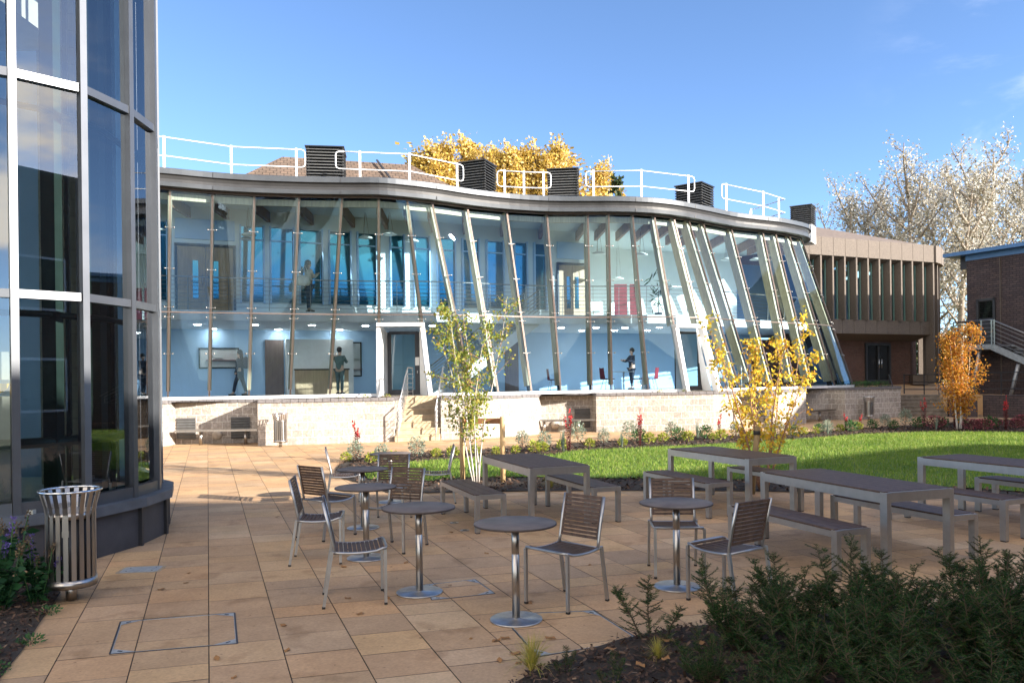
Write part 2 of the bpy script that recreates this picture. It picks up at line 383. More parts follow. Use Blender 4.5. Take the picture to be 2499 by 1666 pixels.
# ------------------------------------------------------------------ ground, paving, lawn
PZ = .006
g = MB().quad((-400, -300, -.06), (400, -300, -.06), (400, 600, -.06), (-400, 600, -.06)).build('ground', 'far'); tag(g, kind='structure')
jb = MB().quad((-22, -6, -.004), (40, -6, -.004), (40, 46, -.004), (-22, 46, -.004)).build('paving_bed', 'joint'); tag(jb, kind='structure')
e1 = Vector((-.357, .934)).normalized(); aw = R(15.5); e2 = Vector((math.cos(aw), math.sin(aw)))
O0 = Vector(gp(510.2, 1666)); L1p = Vector(gp(718.3, 1666)); L3p = Vector(gp(1124.3, 1666))
det = e2.x*e1.y-e2.y*e1.x
dd = (L3p-O0)/3; cw = (dd.x*e1.y-dd.y*e1.x)/det
PLAZA = [(-16, -4), (24, -4), (27, 46), (-20, 46)]
pv = []
for i in range(-46, 76):
    t = -14+rnd.random()*.6
    while t < 54:
        l = rnd.choice([.30, .45, .45, .45, .60])
        q = O0+e2*cw*(i+.5)+e1*(t+l/2)
        if -15 < q.x < 26 and -3 < q.y < 45 and not (q.y > 26+.42*q.x+9 and q.x < 12) and not (q.x < -5.2 and q.y < 10 and q.y > 3):
            gx = .0036; h = PZ+rnd.uniform(-.0006, .0006)
            for a, b in ((0, 0), (1, 0), (1, 1), (0, 1)):
                p = O0+e2*(cw*(i+a)+(gx if a == 0 else -gx))+e1*(t+(gx if b == 0 else l-gx)); pv.append((p.x, p.y, h))
        t += l
paving = npmesh('paving', np.array(pv), 4, 'slab'); tag(paving, kind='structure')
LAWN = [gp(*p) for p in [(900, 1172), (1050, 1177), (1132, 1169), (1284, 1167), (1518, 1171), (1780, 1173), (2060, 1180), (2350, 1194), (2520, 1206)]] + \
       [(12, 13.2), (17, 17), (18.2, 23.2)] + [gp(*p) for p in [(2499, 1058), (2277, 1056.7), (2107, 1062), (1917, 1077), (1700, 1090), (1600, 1094), (1401, 1103), (1354, 1113), (1200, 1118), (1050, 1127), (945, 1137), (900, 1150), (885, 1160)]]
BED = [(-2.75, 14.35)] + [gp(*p) for p in [(950, 1204), (1050, 1204), (1293, 1199.7), (1564, 1198.7), (1797, 1199.5), (2060, 1204), (2328, 1213), (2499, 1226)]] + \
      [(11, 11.4), (19, 15), (21.5, 24), (21.5, 32)] + [gp(*p) for p in [(2499, 1022.7), (2277, 1034.6), (2040, 1050), (1920, 1060), (1700, 1065), (1600, 1071), (1447, 1078), (1260, 1093), (1050, 1104), (850, 1120), (822, 1140)]] + [(-3.6, 16.1), (-3.2, 15)]
bd = fillpoly(BED, .02).build('garden_bed', 'soil'); tag(bd, kind='structure')
lw = fillpoly(LAWN, .035).build('lawn', 'lawn'); tag(lw, kind='structure')
RBED = [(-.05, 4.72), (.15, 5.02), (.42, 5.3), (.75, 5.58), (1.2, 5.8), (1.8, 6.0), (2.6, 6.15), (3.6, 6.3), (4.6, 6.4), (6.5, 6.5), (6.5, 2.2), (-.3, 2.2), (-.3, 4.4)]
LBED = [(-3.19, 4.9), (-3.4, 5.5), (-3.65, 6.12), (-3.83, 6.6), (-4.0, 7.02), (-4.5, 7.5), (-5.6, 7.3), (-7, 6.5), (-7, 3), (-2.6, 3)]
for poly in (RBED, LBED):
    o = fillpoly(poly, .014).build('garden_bed', 'soil'); tag(o, kind='structure')
def grass(name, poly, n, seed, h, w, z):
    p, r = scatter(poly, n, seed); a = r.random(n)*6.283; hh = h*(.55+.7*r.random(n)); l = r.normal(0, .35, (n, 2))
    dx = np.cos(a)*w/2; dy = np.sin(a)*w/2
    A = np.stack([p[:, 0]-dx, p[:, 1]-dy, np.full(n, z)], 1); B = np.stack([p[:, 0]+dx, p[:, 1]+dy, np.full(n, z)], 1)
    Cc = np.stack([p[:, 0]+l[:, 0]*hh, p[:, 1]+l[:, 1]*hh, z+hh], 1)
    o = npmesh(name, np.stack([A, B, Cc], 1).reshape(-1, 3), 3, 'blade'); tag(o, 'short green lawn grass between the bark beds', 'grass', kind='stuff')
grass('grass', LAWN, 95000, 3, .065, .016, .03)
def chips(name, poly, n, seed, z, hole=None, size=.04, lab=''):
    p, r = scatter(poly, n, seed)
    if hole: p = p[~inside(hole, p[:, 0], p[:, 1])]
    n = len(p); a = r.random(n)*6.283; t = r.normal(0, .35, n); L = size*(.5+r.random(n)); W = L*(.25+.3*r.random(n))
    ux = np.stack([np.cos(a)*np.cos(t), np.sin(a)*np.cos(t), np.sin(t)], 1); b = a+1.57; t2 = r.normal(0, .35, n)
    uy = np.stack([np.cos(b)*np.cos(t2), np.sin(b)*np.cos(t2), np.sin(t2)], 1)
    c = np.stack([p[:, 0], p[:, 1], z+.012+.03*r.random(n)], 1); ux *= L[:, None]; uy *= W[:, None]
    o = npmesh(name, np.stack([c-ux-uy, c+ux-uy*.6, c+ux*.8+uy, c-ux+uy], 1).reshape(-1, 3), 4, 'chip')
    tag(o, lab, 'bark mulch', kind='stuff')
chips('bark_chips', BED, 52000, 5, .02, LAWN, .032, 'brown bark chippings round the lawn')
chips('bark_chips', RBED, 30000, 6, .014, None, .017, 'dark bark chippings under the yew shrubs')
chips('bark_chips', LBED, 14000, 8, .014, None, .017, 'dark bark chippings beside the grey litter bin')
# ------------------------------------------------------------------ glass pavilion : survey of the three rails
ZT, ZR, ZB = 7.76, 4.01, 1.42
T = [gp(x, y, ZT) for x, y in [(415, 457), (519, 466), (621, 472), (730, 475.4), (835, 477), (924, 477.3), (993, 483), (1053, 489.7), (1139, 502), (1235, 512),
     (1334, 517.5), (1434, 518), (1485, 517.8), (1543, 519), (1595, 522), (1642, 527.5), (1678, 533.5), (1713, 540), (1782, 553), (1859, 561.5), (1890, 565), (1924, 571), (1953, 578.5)]]
Rr = [gp(x, y, ZR) for x, y in [(412, 761), (514, 763), (613, 764.3), (717, 766), (817, 767.3), (925, 768), (1027.6, 767.6), (1112, 768.5), (1184, 770.2), (1271, 772.6),
     (1354, 774), (1440, 774.4), (1490, 774.2), (1566, 773.4), (1640, 773.2), (1704, 774.5), (1752, 777), (1787, 780.5), (1843, 784), (1906, 787), (1945, 789), (1991, 791.2), (2029, 795)]]
T = [(-14.2, 22.6), (-12.9, 23.0), (-11.6, 23.45)]+T+[(12.75, 34.9), (12.7, 36.1), (12.1, 37.3)]
Rr = [(-14.2, 22.65), (-12.95, 23.05), (-11.65, 23.5)]+Rr+[(14.35, 35.6), (14.3, 36.9), (13.6, 38.2)]
kk = (ZR-ZB)/(ZT-ZR)
B = [(r[0]+(r[0]-t[0])*kk, r[1]+(r[1]-t[1])*kk) for t, r in zip(T, Rr)]
NM = len(T)
def inward(curve, i):
    a = Vector(curve[max(i-1, 0)]); b = Vector(curve[min(i+1, NM-1)]); t = (b-a).normalized(); return Vector((-t.y, t.x))
def off(curve, d, z, rng=None):
    return [Vector((curve[i][0], curve[i][1], z))+Vector((*(inward(curve, i)*d), 0)) for i in (rng or range(NM))]
def smooth(pts, k=4):
    out = []
    for i in range(len(pts)-1):
        p0, p1, p2, p3 = (Vector(pts[max(0, min(len(pts)-1, j))]) for j in (i-1, i, i+1, i+2))
        for s in range(k):
            t = s/k
            out.append(.5*((2*p1)+(p2-p0)*t+(2*p0-5*p1+4*p2-p3)*t*t+(3*p1-p0-3*p2+p3)*t**3))
    out.append(Vector(pts[-1])); return out
def strip(mb, a, b, mi=0, sm=True):
    n = len(a); mb.add(list(a)+list(b), [(i, i+1, n+i+1, n+i) for i in range(n-1)], mi, sm)
pav = empty('glass_pavilion', 'curving two-storey pavilion with leaning glass front and oversailing metal roof edge', 'building', (0, 24, 0))
PO = Vector((0, 24, 0))
def part(mb, name, mats, parent=None, **k):
    o = mb.build(name, mats, parent or pav, **k)
    if parent is None: o.location = -PO
    return o
# roof edge
Ts = T
prof = [(.06, 7.74), (-.10, 7.73), (-.30, 7.72), (-.34, 7.72), (-.36, 7.84), (-.29, 7.86), (-.27, 7.95), (-.30, 8.05), (-.37, 8.08), (-.38, 8.24), (-.34, 8.26), (.5, 8.24)]
mi_ = [0, 1, 1, 0, 0, 1, 1, 1, 0, 0, 0]
mb = MB()
rows = [smooth(off(T, d, z)) for d, z in prof]
for k in range(len(prof)-1): strip(mb, rows[k], rows[k+1], mi_[k], sm=False)
fascia = part(mb, 'roof_fascia', ['fasc_light', 'fasc_dark'])
mb = MB()
for i in range(4, NM-2, 3):
    for d, z0, z1 in ((-.383, 8.09, 8.235), (-.364, 7.73, 7.835)):
        a = off(T, d, z0)[i]; b = off(T, d, z1)[i]; mb.bar(a, b, .018, .006, side=Vector((1, .3, 0)))
part(mb, 'joint_strip', 'fasc_dark', fascia)
roofpoly = [p.xy for p in smooth(off(T, .3, 8))]+[Vector((9, 41)), Vector((-1, 36)), Vector((-15, 31))]
part(fillpoly(roofpoly, 8.2), 'roof', 'fasc_dark')
part(fillpoly(roofpoly, 7.62), 'ceiling', 'ceil')
# head trim, transom, sill rails
def rail(curve, z, d, h, t, rng=None):
    mb = MB(); r = list(rng or range(NM))
    a = off(curve, d, z); 
    for i, j in zip(r[:-1], r[1:]): mb.bar(a[i], a[j], h, t, side=(0, 0, 1))
    return mb
part(rail(T, 7.70, -.02, .06, .05), 'head_rail', 'cap')
part(rail(Rr, ZR, -.015, .035, .04), 'transom_rail', 'cap')
D1 = (8, 9); D2 = (17, 18)               # door bays between mullions
rng1 = range(0, 9); rng2 = range(9, 18); rng3 = range(18, NM)
for rg in (rng1, rng2, rng3):
    mb = rail(B, ZB-.035, -.02, .10, .09, rg); part(mb, 'sill_rail', 'wmetal')
mb = MB(); hb = off(T, .2, 7.52)
for i in range(NM-1): mb.bar(hb[i], hb[i+1], .2, .1, side=(0, 0, 1))
part(mb, 'timber_head_beam', 'timber')
# mullions with caps and fittings
def at3(i, z):                            # point on mullion line i
    f = (z-ZR)/(ZT-ZR); return Vector((Rr[i][0]+(T[i][0]-Rr[i][0])*f, Rr[i][1]+(T[i][1]-Rr[i][1])*f, z))
for i in range(NM):
    n = Vector((*inward(Rr, i), 0)); tdir = Vector((n.y, -n.x, 0)); doorb = i in D1+D2
    zb = 3.72 if doorb else ZB+.2
    lo, hi = at3(i, zb), at3(i, 7.66)
    o = part(MB().bar(lo+n*.25, hi+n*.25, .115, .30, side=tdir), 'timber_mullion', 'timber')
    zl = 3.72 if doorb else ZB
    c = MB()
    for sgn in (-1, 1): c.bar(at3(i, zl)+tdir*.018*sgn-n*.02, at3(i, 7.7)+tdir*.018*sgn-n*.02, .016, .05, side=tdir)
    c.build('mullion_cap', 'cap', o, loc=None)
    for z in ([2.75] if not doorb else [])+[3.86, 4.16, 5.32, 6.55]:
        p = at3(i, z)
        f = MB().bar(p-tdir*.115-n*.035, p+tdir*.115-n*.035, .016, .016)
        for sgn in (-1, 1): f.ball(p+tdir*.12*sgn-n*.042, .029, 8)
        f.build('glazing_fitting', 'steel', o)
    if not doorb:
        MB().bar(at3(i, ZB)+n*.2, at3(i, ZB+.2)+n*.2, .03, .2, side=tdir).build('mullion_foot', 'black', o)
# glass panes
def pane(i, z0, z1):
    mb = MB(); K = 5; g0 = .0
    vs = []
    for a in range(K+1):
        for b in range(K+1):
            z = z0+(z1-z0)*b/K; p = at3(i, z); q = at3(i+1, z); d = (q-p)
            if d.length > .2: p = p+d.normalized()*.012; q = q-d.normalized()*.012
            vs.append(p.lerp(q, a/K))
    fs = [(a*(K+1)+b, (a+1)*(K+1)+b, (a+1)*(K+1)+b+1, a*(K+1)+b+1) for a in range(K) for b in range(K)]
    mb.add(vs, fs, 0, True); part(mb, 'glass_pane', 'glass')
for i in range(NM-1):
    pane(i, ZR+.02, 7.68)
    if i == D1[0] or i == D2[0]: pane(i, 3.75, ZR-.02)
    else: pane(i, ZB+.02, ZR-.02)
# floors and inner walls
LW = [Vector((-15, 28.0)), Vector((-3, 32.6)), Vector((2.5, 34.6)), Vector((8.5, 36.6)), Vector((11.5, 38.2))]
bfl = [p.xy for p in off(B, .0, 0)]
part(fillpoly(bfl+[Vector((12, 40))]+LW[::-1], ZB-.06), 'ground_floor', 'floor')
wk = [p.xy for p in off(Rr, .85, 0, range(0, NM-2))]
slabpoly = wk+[Vector((12, 40))]+LW[::-1]
mb = MB().prism(slabpoly, 3.84, 4.16); 
part(mb, 'upper_floor_slab', 'white', fixn=True)
def vwall(path, z0, z1, th=.2):
    mb = MB()
    for a, b in zip(path[:-1], path[1:]):
        d = Vector((b[0]-a[0], b[1]-a[1], 0)).normalized(); n = Vector((-d.y, d.x, 0))
        A = Vector((*a[:2], 0)); Bq = Vector((*b[:2], 0))
        mb.prism([(A).xy, (Bq).xy, (Bq+n*th).xy, (A+n*th).xy], z0, z1)
    return mb
part(vwall(LW, ZB-.05, 3.84), 'lower_back_wall', 'bluewall', fixn=True)
UA, UB = (-10.1, 26.1), (2.3, 31.3)
ud = Vector((UB[0]-UA[0], UB[1]-UA[1], 0)).normalized(); un = Vector((-ud.y, ud.x, 0))
def upt(t, z=0, d=0): return Vector((UA[0], UA[1], z))+ud*t+un*d
def ut(x, y):                            # survey point -> distance along the upper back wall
    p = online(x, y, UA, UB); return (p-upt(0, p.z)).dot(ud), p.z
part(vwall([upt(-5.5), upt(13.9)], 4.16, 7.62), 'upper_back_wall', 'plaster', fixn=True)
part(vwall([upt(13.9)[:2], (3.4, 35.0), (8.6, 37.0), (10.6, 37.4)], 4.16, 7.62), 'upper_back_wall', 'plaster', fixn=True)
for x0, x1 in [(300, 340), (375, 407), (586, 643), (659, 715), (730, 785), (802, 854), (871, 917), (951, 984), (1010, 1046), (1066, 1108), (1126, 1166), (1185, 1226), (1252, 1283), (1301, 1329)]:
    t0, _z = ut(x0, 600); t1, _z = ut(x1, 600)
    o = part(MB().bar(upt((t0+t1)/2, 4.55, -.03), upt((t0+t1)/2, 7.05, -.03), abs(t1-t0), .06, side=ud), 'blue_window', 'blueglass')
    mb = MB()
    for t in (t0, t1): mb.bar(upt(t, 4.5, -.09), upt(t, 7.1, -.09), .05, .16, side=ud)
    mb.bar(upt(t0, 6.62, -.075), upt(t1, 6.62, -.075), .04, .035, side=(0, 0, 1))
    mb.build('window_frame', 'bluewall', o)
def oakdoors(t0, t1, head=True, m='door'):
    w = (t1-t0)/2
    for k in (0, 1):
        c = t0+w*(k+.5)
        o = part(MB().bar(upt(c, 4.17, -.04), upt(c, 6.3, -.04), w-.012, .07, side=ud), 'oak_door', m)
        v = c+(.12 if k == 0 else -.12)
        MB().bar(upt(v, 4.6, -.08), upt(v, 5.85, -.08), .17, .01, side=ud).build('vision_panel', 'blueglass', o)
        h = c+(w*.38 if k == 0 else -w*.38)
        MB().tube([upt(h, 5.05, -.075), upt(h, 5.05, -.13), upt(h, 5.4, -.13), upt(h, 5.4, -.075)], .012, 6).build('handle', 'steel', o)
    mb = MB()
    for t in (t0-.04, t1+.04): mb.bar(upt(t, 4.16, -.05), upt(t, 6.38, -.05), .07, .12, side=ud)
    mb.bar(upt(t0-.08, 6.36, -.05), upt(t1+.08, 6.36, -.05), .07, .12, side=(0, 0, 1))
    part(mb, 'door_frame', 'frame')
    part(MB().bar(upt((t0+t1)/2, 6.55, -.03), upt((t0+t1)/2, 7.2, -.03), t1-t0+.1, .05, side=ud), 'transom_panel', 'bluewall')
t0, _z = ut(432, 640); t1, _z = ut(569, 640); oakdoors(t0, t1)
t0, _z = ut(1362, 680); t1, _z = ut(1428, 680); oakdoors(t0, t1)
# roof beams
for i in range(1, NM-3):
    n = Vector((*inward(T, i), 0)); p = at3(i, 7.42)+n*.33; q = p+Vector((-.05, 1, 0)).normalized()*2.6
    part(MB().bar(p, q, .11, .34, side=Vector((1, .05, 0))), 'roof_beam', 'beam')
# inner balustrade
bal = off(Rr, 1.0, 4.16, range(0, NM-3)); top = off(Rr, .95, 5.22, range(0, NM-3))
mb = MB().tube(top, .022, 6); ob = part(mb, 'balustrade', 'steel')
w_ = MB()
for k in range(7):
    zz = 4.28+k*.135; w_.tube([Vector((p.x, p.y, zz)) for p in off(Rr, .97, 0, range(0, NM-3))], .007, 4)
w_.build('balustrade_wires', 'steel', ob)
for i in range(0, NM-4):
    a = bal[i].lerp(bal[i+1], .45); b = top[i].lerp(top[i+1], .45)
    MB().bar(a-Vector((0, 0, .28)), b, .045, .014).build('baluster', 'steel', ob)
# inner stair
sb, st = dp(1083, 958, 27.35), dp(1318, 776, 29.0)
sd = (st-sb); sh = Vector((sd.x, sd.y, 0)).normalized(); sn = Vector((-sh.y, sh.x, 0))
mb = MB()
for d in (0, 1.25): mb.bar(sb+sn*d, st+sn*d, .05, .36, side=sn)
so = part(mb, 'inner_stair', 'white')
mb = MB(); N = 15
for k in range(N):
    p = sb+sd*((k+.5)/N)+Vector((0, 0, .02)); mb.box(p+sn*.62, (.29, 1.2, .045), math.atan2(sh.y, sh.x))
mb.build('tread', 'ceil', so)
mb = MB()
for d in (0, 1.25):
    mb.tube([sb+sn*d+Vector((0, 0, .95)), st+sn*d+Vector((0, 0, 1.05))], .022, 6)
    for k in range(6):
        zz = Vector((0, 0, .2+k*.13)); mb.tube([sb+sn*d+zz, st+sn*d+zz], .011, 4)
    for k in range(5):
        p = sb+sd*(k/4)+sn*d; mb.bar(p, p+Vector((0, 0, 1.)), .045, .014)
mb.build('stair_rail', 'steel', so)
# lower room fittings
la, lb = LW[0], LW[1]; ld = Vector((*(lb-la), 0)).normalized(); ln = Vector((-ld.y, ld.x, 0))
def lpt(x, y, d=0): p = online(x, y, la, lb); return p-ln*d
def lbox(x0, x1, y0, y1, dep, name, m, z0=None, z1=None, parent=None):
    a = lpt(x0, y0, dep/2+.004); b = lpt(x1, y1, dep/2+.004); za = z1 if z1 is not None else a.z; zb_ = z0 if z0 is not None else b.z
    c = (a+b)/2
    return part(MB().bar(Vector((c.x, c.y, zb_)), Vector((c.x, c.y, za)), (b-a).xy.length, dep, side=ld), name, m, parent)
FZ = ZB-.05
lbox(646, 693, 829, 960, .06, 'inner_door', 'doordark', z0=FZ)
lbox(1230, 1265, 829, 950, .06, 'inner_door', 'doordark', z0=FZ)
lbox(695, 858, 829, 960, .5, 'kitchen_niche', 'white', z0=FZ)
for x, y, Y in [(387, 562, 25.6), (607, 574, 26.2), (892, 581, 27.2), (951, 573, 27.2), (1005, 589, 27.6), (1461, 619, 30), (1565, 622, 30.2), (1774, 634, 32.5), (1844, 634, 33.5), (1508, 681, 33)]:
    p = dp(x, y, Y); k = len([o for o in bpy.data.objects if o.name.startswith('pendant_lamp')])
    where = ['at the far left beside the tower', 'in the third bay, right of the oak doors', 'in the bay left of the first entrance, lower of a pair', 'above the first glass entrance, left of the tilted mullions',
             'right of the first entrance behind the tilted mullion', 'right of the second oak doors', 'over the gallery two bays right of the second oak doors', 'in the right part behind the white column', 'at the right end near the end wall', 'deep in the upper room above the red screens'][k]
    o = empty('pendant_lamp', 'pale dish lamp '+where, 'pendant lamp', p, 0, 'dish lamps on the upper floor')
    MB().lathe([(.02, .10), (.10, .09), (.24, .02), (.25, 0), (.15, -.02), (0, -.025)], 20).build('lamp_shade', 'lampm', o)
    mb = MB()
    for a in (0, 2.1, 4.2): mb.tube([(.12*math.cos(a), .12*math.sin(a), .06), (.02*math.cos(a), .02*math.sin(a), 7.6-p.z)], .006, 4)
    mb.build('hanger_wires', 'chrome', o)
for x, y, Y in [(482, 824, 27), (622, 826, 27.5), (762, 827, 28), (892, 827, 28.6), (1056, 826, 29), (1370, 817, 31), (1455, 817, 31.2), (1525, 817, 31.5), (1610, 820, 31.5), (520, 830, 29.2), (680, 832, 30), (830, 832, 30.6), (1120, 828, 31), (1420, 822, 33), (1500, 822, 33.2), (1580, 823, 33.4)]:  # deeper row of downlights added to brighten the ground floor
    q = dp(x, y, Y); MB().lathe([(0, -.012), (.11, -.012), (.12, 0)], 16, (q.x, q.y, 3.838)).build('downlight', 'glow', pav, -PO)
# entrance portals
def portal(i, j, name, doorx):
    a0, b0 = at3(i, ZB-.08), at3(j, ZB-.08); a1, b1 = at3(i, 3.68), at3(j, 3.68)
    d = (b0-a0).normalized(); n = Vector((*inward(Rr, i), 0))
    o = part(MB().bar(a0-n*.06, a1-n*.06, .12, .34, side=d).bar(b0-n*.06, b1-n*.06, .12, .34, side=d).bar(a1-d*.07-n*.1, b1+d*.07-n*.1, .40, .11, side=n), name, 'wmetal')
    # reveals and upright door leaf
    w = .98; c = (a0+b0)/2+n*.95; c.z = ZB-.05
    zt = 3.55
    m2 = MB().quad(a0+d*.09+n*.2, c-d*(w/2+.06), c-d*(w/2+.06)+Vector((0, 0, 2.12)), a1+d*.09+n*.2).quad(c+d*(w/2+.06), b0-d*.09+n*.2, b1-d*.09+n*.2, c+d*(w/2+.06)+Vector((0, 0, 2.12)))
    m2.build('portal_reveal', 'wmetal', o)
    f = MB(); up = Vector((0, 0, 1))
    for s in (-1, 1): f.bar(c+d*s*w/2, c+d*s*w/2+up*2.15, .13 if s < 0 else .2, .08, side=d)
    f.bar(c-d*w/2+up*2.12, c+d*w/2+up*2.12, .1, .1, side=up); f.bar(c-d*w/2+up*.08, c+d*w/2+up*.08, .18, .07, side=up)
    df = f.build('door', 'frame', o)
    MB().quad(c-d*w*.44+up*.1, c+d*w*.42+up*.1, c+d*w*.42+up*2.08, c-d*w*.44+up*2.08).build('door_glass', 'bglass', df)
    q = c+d*w*.47-n*.06
    MB().bar(q+up*1.0, q+up*1.28, .14, .008, side=d).build('door_notice', 'paper', df)
    MB().box(q+up*.78, (.03, .03, .09)).build('handle', 'steel', df)
    MB().quad(a0-n*.35, b0-n*.35, c+d*w/2, c-d*w/2).build('threshold', 'step', o)
    return a0, b0, d, n
pA = portal(8, 9, 'entrance_portal', 0); pB = portal(17, 18, 'entrance_portal', 0)
# ------------------------------------------------------------------ block plinth walls and terrace
CT = 1.35
W1 = [(-13.8, 22.2), (-11.9, 22.7), (-10.36, 23.45), (-10.18, 23.55), (-10.22, 24.15), (-7.72, 24.5), (-7.42, 23.2), (-5.4, 23.67), (-3.58, 24.2), (-3.62, 26.4)]
W2 = [(-2.28, 26.6), (-2.22, 24.72), (-1.06, 24.98), (.3, 25.9), (.86, 26.73), (1.0, 27.75), (2.80, 27.95), (2.88, 27.35), (5, 27.5), (7.0, 27.72), (7.85, 28.05), (7.75, 29.2)]
W3 = [(9.15, 29.9), (9.25, 28.9), (10.3, 29.85), (11.45, 31.05), (11.9, 33.0), (12.2, 33.6), (13.2, 33.35), (13.72, 32.85), (15.16, 33.66), (16.2, 34.3), (16.95, 34.75), (17.6, 36.4), (17.7, 38)]
def blockwall(path, label, nb):
    w = empty('stone_plinth_wall', label, 'wall', (path[0][0], path[0][1], 0))
    lo = -Vector((path[0][0], path[0][1], 0))
    th = .22
    inn = []
    for i in range(len(path)):
        a = Vector(path[max(0, i-1)]); b = Vector(path[min(len(path)-1, i+1)]); t = (b-a).normalized(); inn.append(Vector(path[i])+Vector((-t.y, t.x))*th)
    MB().wall(path, 0, CT-.10).build('blockwork', 'block', w, lo)
    cp = MB()
    for a, b in zip(path[:-1], path[1:]):
        a = Vector(a); b = Vector(b); l = (b-a).length; t = (b-a)/l; n = Vector((-t.y, t.x)); k = max(1, round(l/.24)); s = l/k
        for j in range(k):
            c = a+t*s*(j+.5)+n*.10; cp.box((c.x, c.y, CT-.05+rnd.uniform(-.002, .002)), (s-.012, .27, .098), math.atan2(t.y, t.x))
    cp.build('brick_coping', 'coping', w, lo)
    return w, inn, lo
w1, i1, lo1 = blockwall(W1, 'pale split-face block wall with dark coping, left of the first entrance steps', 0)
w2, i2, lo2 = blockwall(W2, 'sunlit pale block wall with dark coping between the two entrance stairs', 0)
w3, i3, lo3 = blockwall(W3, 'grey shaded curved block wall with planter, ending at the right-hand stone steps', 0)
tw = [p.xy for p in off(B, .25, 0)]
for wl, inn, lo, r in ((w1, i1, lo1, tw[:9]), (w2, i2, lo2, tw[9:18]), (w3, i3, lo3, tw[18:]+[Vector((16, 40))])):
    fillpoly([p for p in inn]+list(r[::-1]), CT-.06).build('planter_soil', 'soil', wl, lo)
# backing so that nothing shows below the glass
def wallthing(w, lo, a, b, z0, z1, name, m, dep=.05, n=8):      # louvre flush on the wall a->b
    a = Vector((*a, 0)); b = Vector((*b, 0)); d = (b-a).normalized(); nn = Vector((d.y, -d.x, 0))
    mb = MB().bar((a+b)/2+nn*.01+Vector((0, 0, z0)), (a+b)/2+nn*.01+Vector((0, 0, z1)), (b-a).length, .03, side=d)
    for k in range(n):
        z = z0+(k+.5)*(z1-z0)/n; mb.bar(a+nn*.04+Vector((0, 0, z)), b+nn*.04+Vector((0, 0, z)), (z1-z0)/n*.55, .03, side=Vector((nn.x*.5, nn.y*.5, .8)))
    mb.build(name, m, w, lo)
def alc(p0, p1, x, y):
    q = online(x, y, p0, p1); return q
for (w, lo, p0, p1, xs) in ((w1, lo1, W1[4], W1[5], [(432, 478, 1030, 1072), (564, 610, 1026, 1068)]), (w2, lo2, W2[5], W2[6], [(1402, 1440, 1003, 1040)]), (w3, lo3, W3[3], W3[5], [(1968, 1992, 984, 1014)])):
    for x0, x1, y0, y1 in xs:
        a = alc(p0, p1, x0, y0); b = alc(p0, p1, x1, y1)
        if w is w3: a, b = Vector((11.62, 31.6, 0)), Vector((11.78, 32.4, 0))
        wallthing(w, lo, a[:2], b[:2], .14, .80, 'louvre_vent', 'louvre')
for (w, lo, p0, p1, x, y) in ((w1, lo1, W1[4], W1[5], 531, 1060), (w2, lo2, W2[5], W2[6], 1355, 1036)):
    q = alc(p0, p1, x, y)-Vector((0, .05, 0)); MB().ball(q, .15, 14, sq=(1, .5, 1)).build('bulkhead_lamp', 'rockf', w, lo)
# steps and handrails -------------------------------------------------
def stairs(name, label, left, right, back, n, z1, m='step', z0=0., cheeks=False):
    L0, R0 = Vector(left), Vector(right); d = (R0-L0).normalized(); nb = Vector(back)
    o = empty(name, label, 'steps', (L0.x, L0.y, 0)); mb = MB(); h = (z1-z0)/n
    for k in range(n):
        a = L0+nb*(k/n); b = R0+nb*(k/n); c = R0+nb*1.25; e = L0+nb*1.25
        mb.prism([a, b, c, e], z0+k*h-(.0 if k else .0), z0+(k+1)*h-.04)
        mb.prism([a-nb*.012, b-nb*.012, c, e], z0+(k+1)*h-.04, z0+(k+1)*h)
    mb.build('step_treads', m, o, -Vector((L0.x, L0.y, 0)), fixn=True)
    return o, L0, R0, nb
def steprail(label, base, back, z1, h=.92, m='alu', bars=5, post=.045, lo=.0, ext=.9, up=True):
    a = Vector((*base, 0)); bk = Vector((*back, 0)); b = a+bk+Vector((0, 0, z1))
    o = empty('handrail', label, 'handrail', a)
    mb = MB().tube([a+Vector((0, 0, h)), b+Vector((0, 0, h)), b+bk.normalized()*ext+Vector((0, 0, h))] if up else [a+Vector((0, 0, h)), b+Vector((0, 0, h))], .022, 8)
    mb.build('top_rail', m, o, -a)
    mb = MB()
    for k in range(bars):
        z = Vector((0, 0, .14+k*(h-.2)/bars)); mb.tube([a+z, b+z]+([b+bk.normalized()*ext+z] if up else []), .009, 5)
    if bars: mb.build('infill_rods', m, o, -a)
    for p in [a, a.lerp(b, .52), b]+([b+bk.normalized()*ext] if up else []):
        MB().bar(p, p+Vector((0, 0, h)), post, .016, side=bk).build('post', m, o, -a)
    return o
s1, L0, R0, nb = stairs('entrance_steps', 'sunlit sandstone steps up to the first glass entrance door', (-3.56, 24.05), (-2.26, 24.5), (.12, 1.75), 7, CT)
steprail('steel rod handrail on the left side of the first entrance steps', (-3.46, 23.9), (.1, 1.75), CT)
steprail('steel rod handrail on the right side of the first entrance steps', (-2.36, 24.32), (.1, 1.75), CT)
s2, L0, R0, nb = stairs('entrance_steps', 'sandstone steps half hidden behind the yellow birch, below the second entrance', (7.9, 27.95), (9.2, 28.75), (-.55, 1.35), 7, CT)
steprail('steel rod handrail on the left of the second entrance steps behind the yellow birch', (8.02, 27.9), (-.5, 1.3), CT)
steprail('steel rod handrail on the right of the second entrance steps behind the yellow birch', (9.1, 28.6), (-.5, 1.3), CT)
for pa in (pA, pB):                       # landing slabs
    c = (pa[0]+pa[1])/2; dd_ = (pa[1]-pa[0]).normalized()
lnd = MB().prism([(-3.6, 25.7), (-2.25, 25.9), (-2.2, 26.9), (-4.2, 26.4)], 1.2, CT+.004).build('entrance_landing', 'step', s1, -s1.location)
lnd = MB().prism([(6.2, 28.6), (8.6, 29.3), (8.7, 30.5), (6.3, 29.2)], 1.2, CT+.004).build('entrance_landing', 'step', s2, -s2.location)
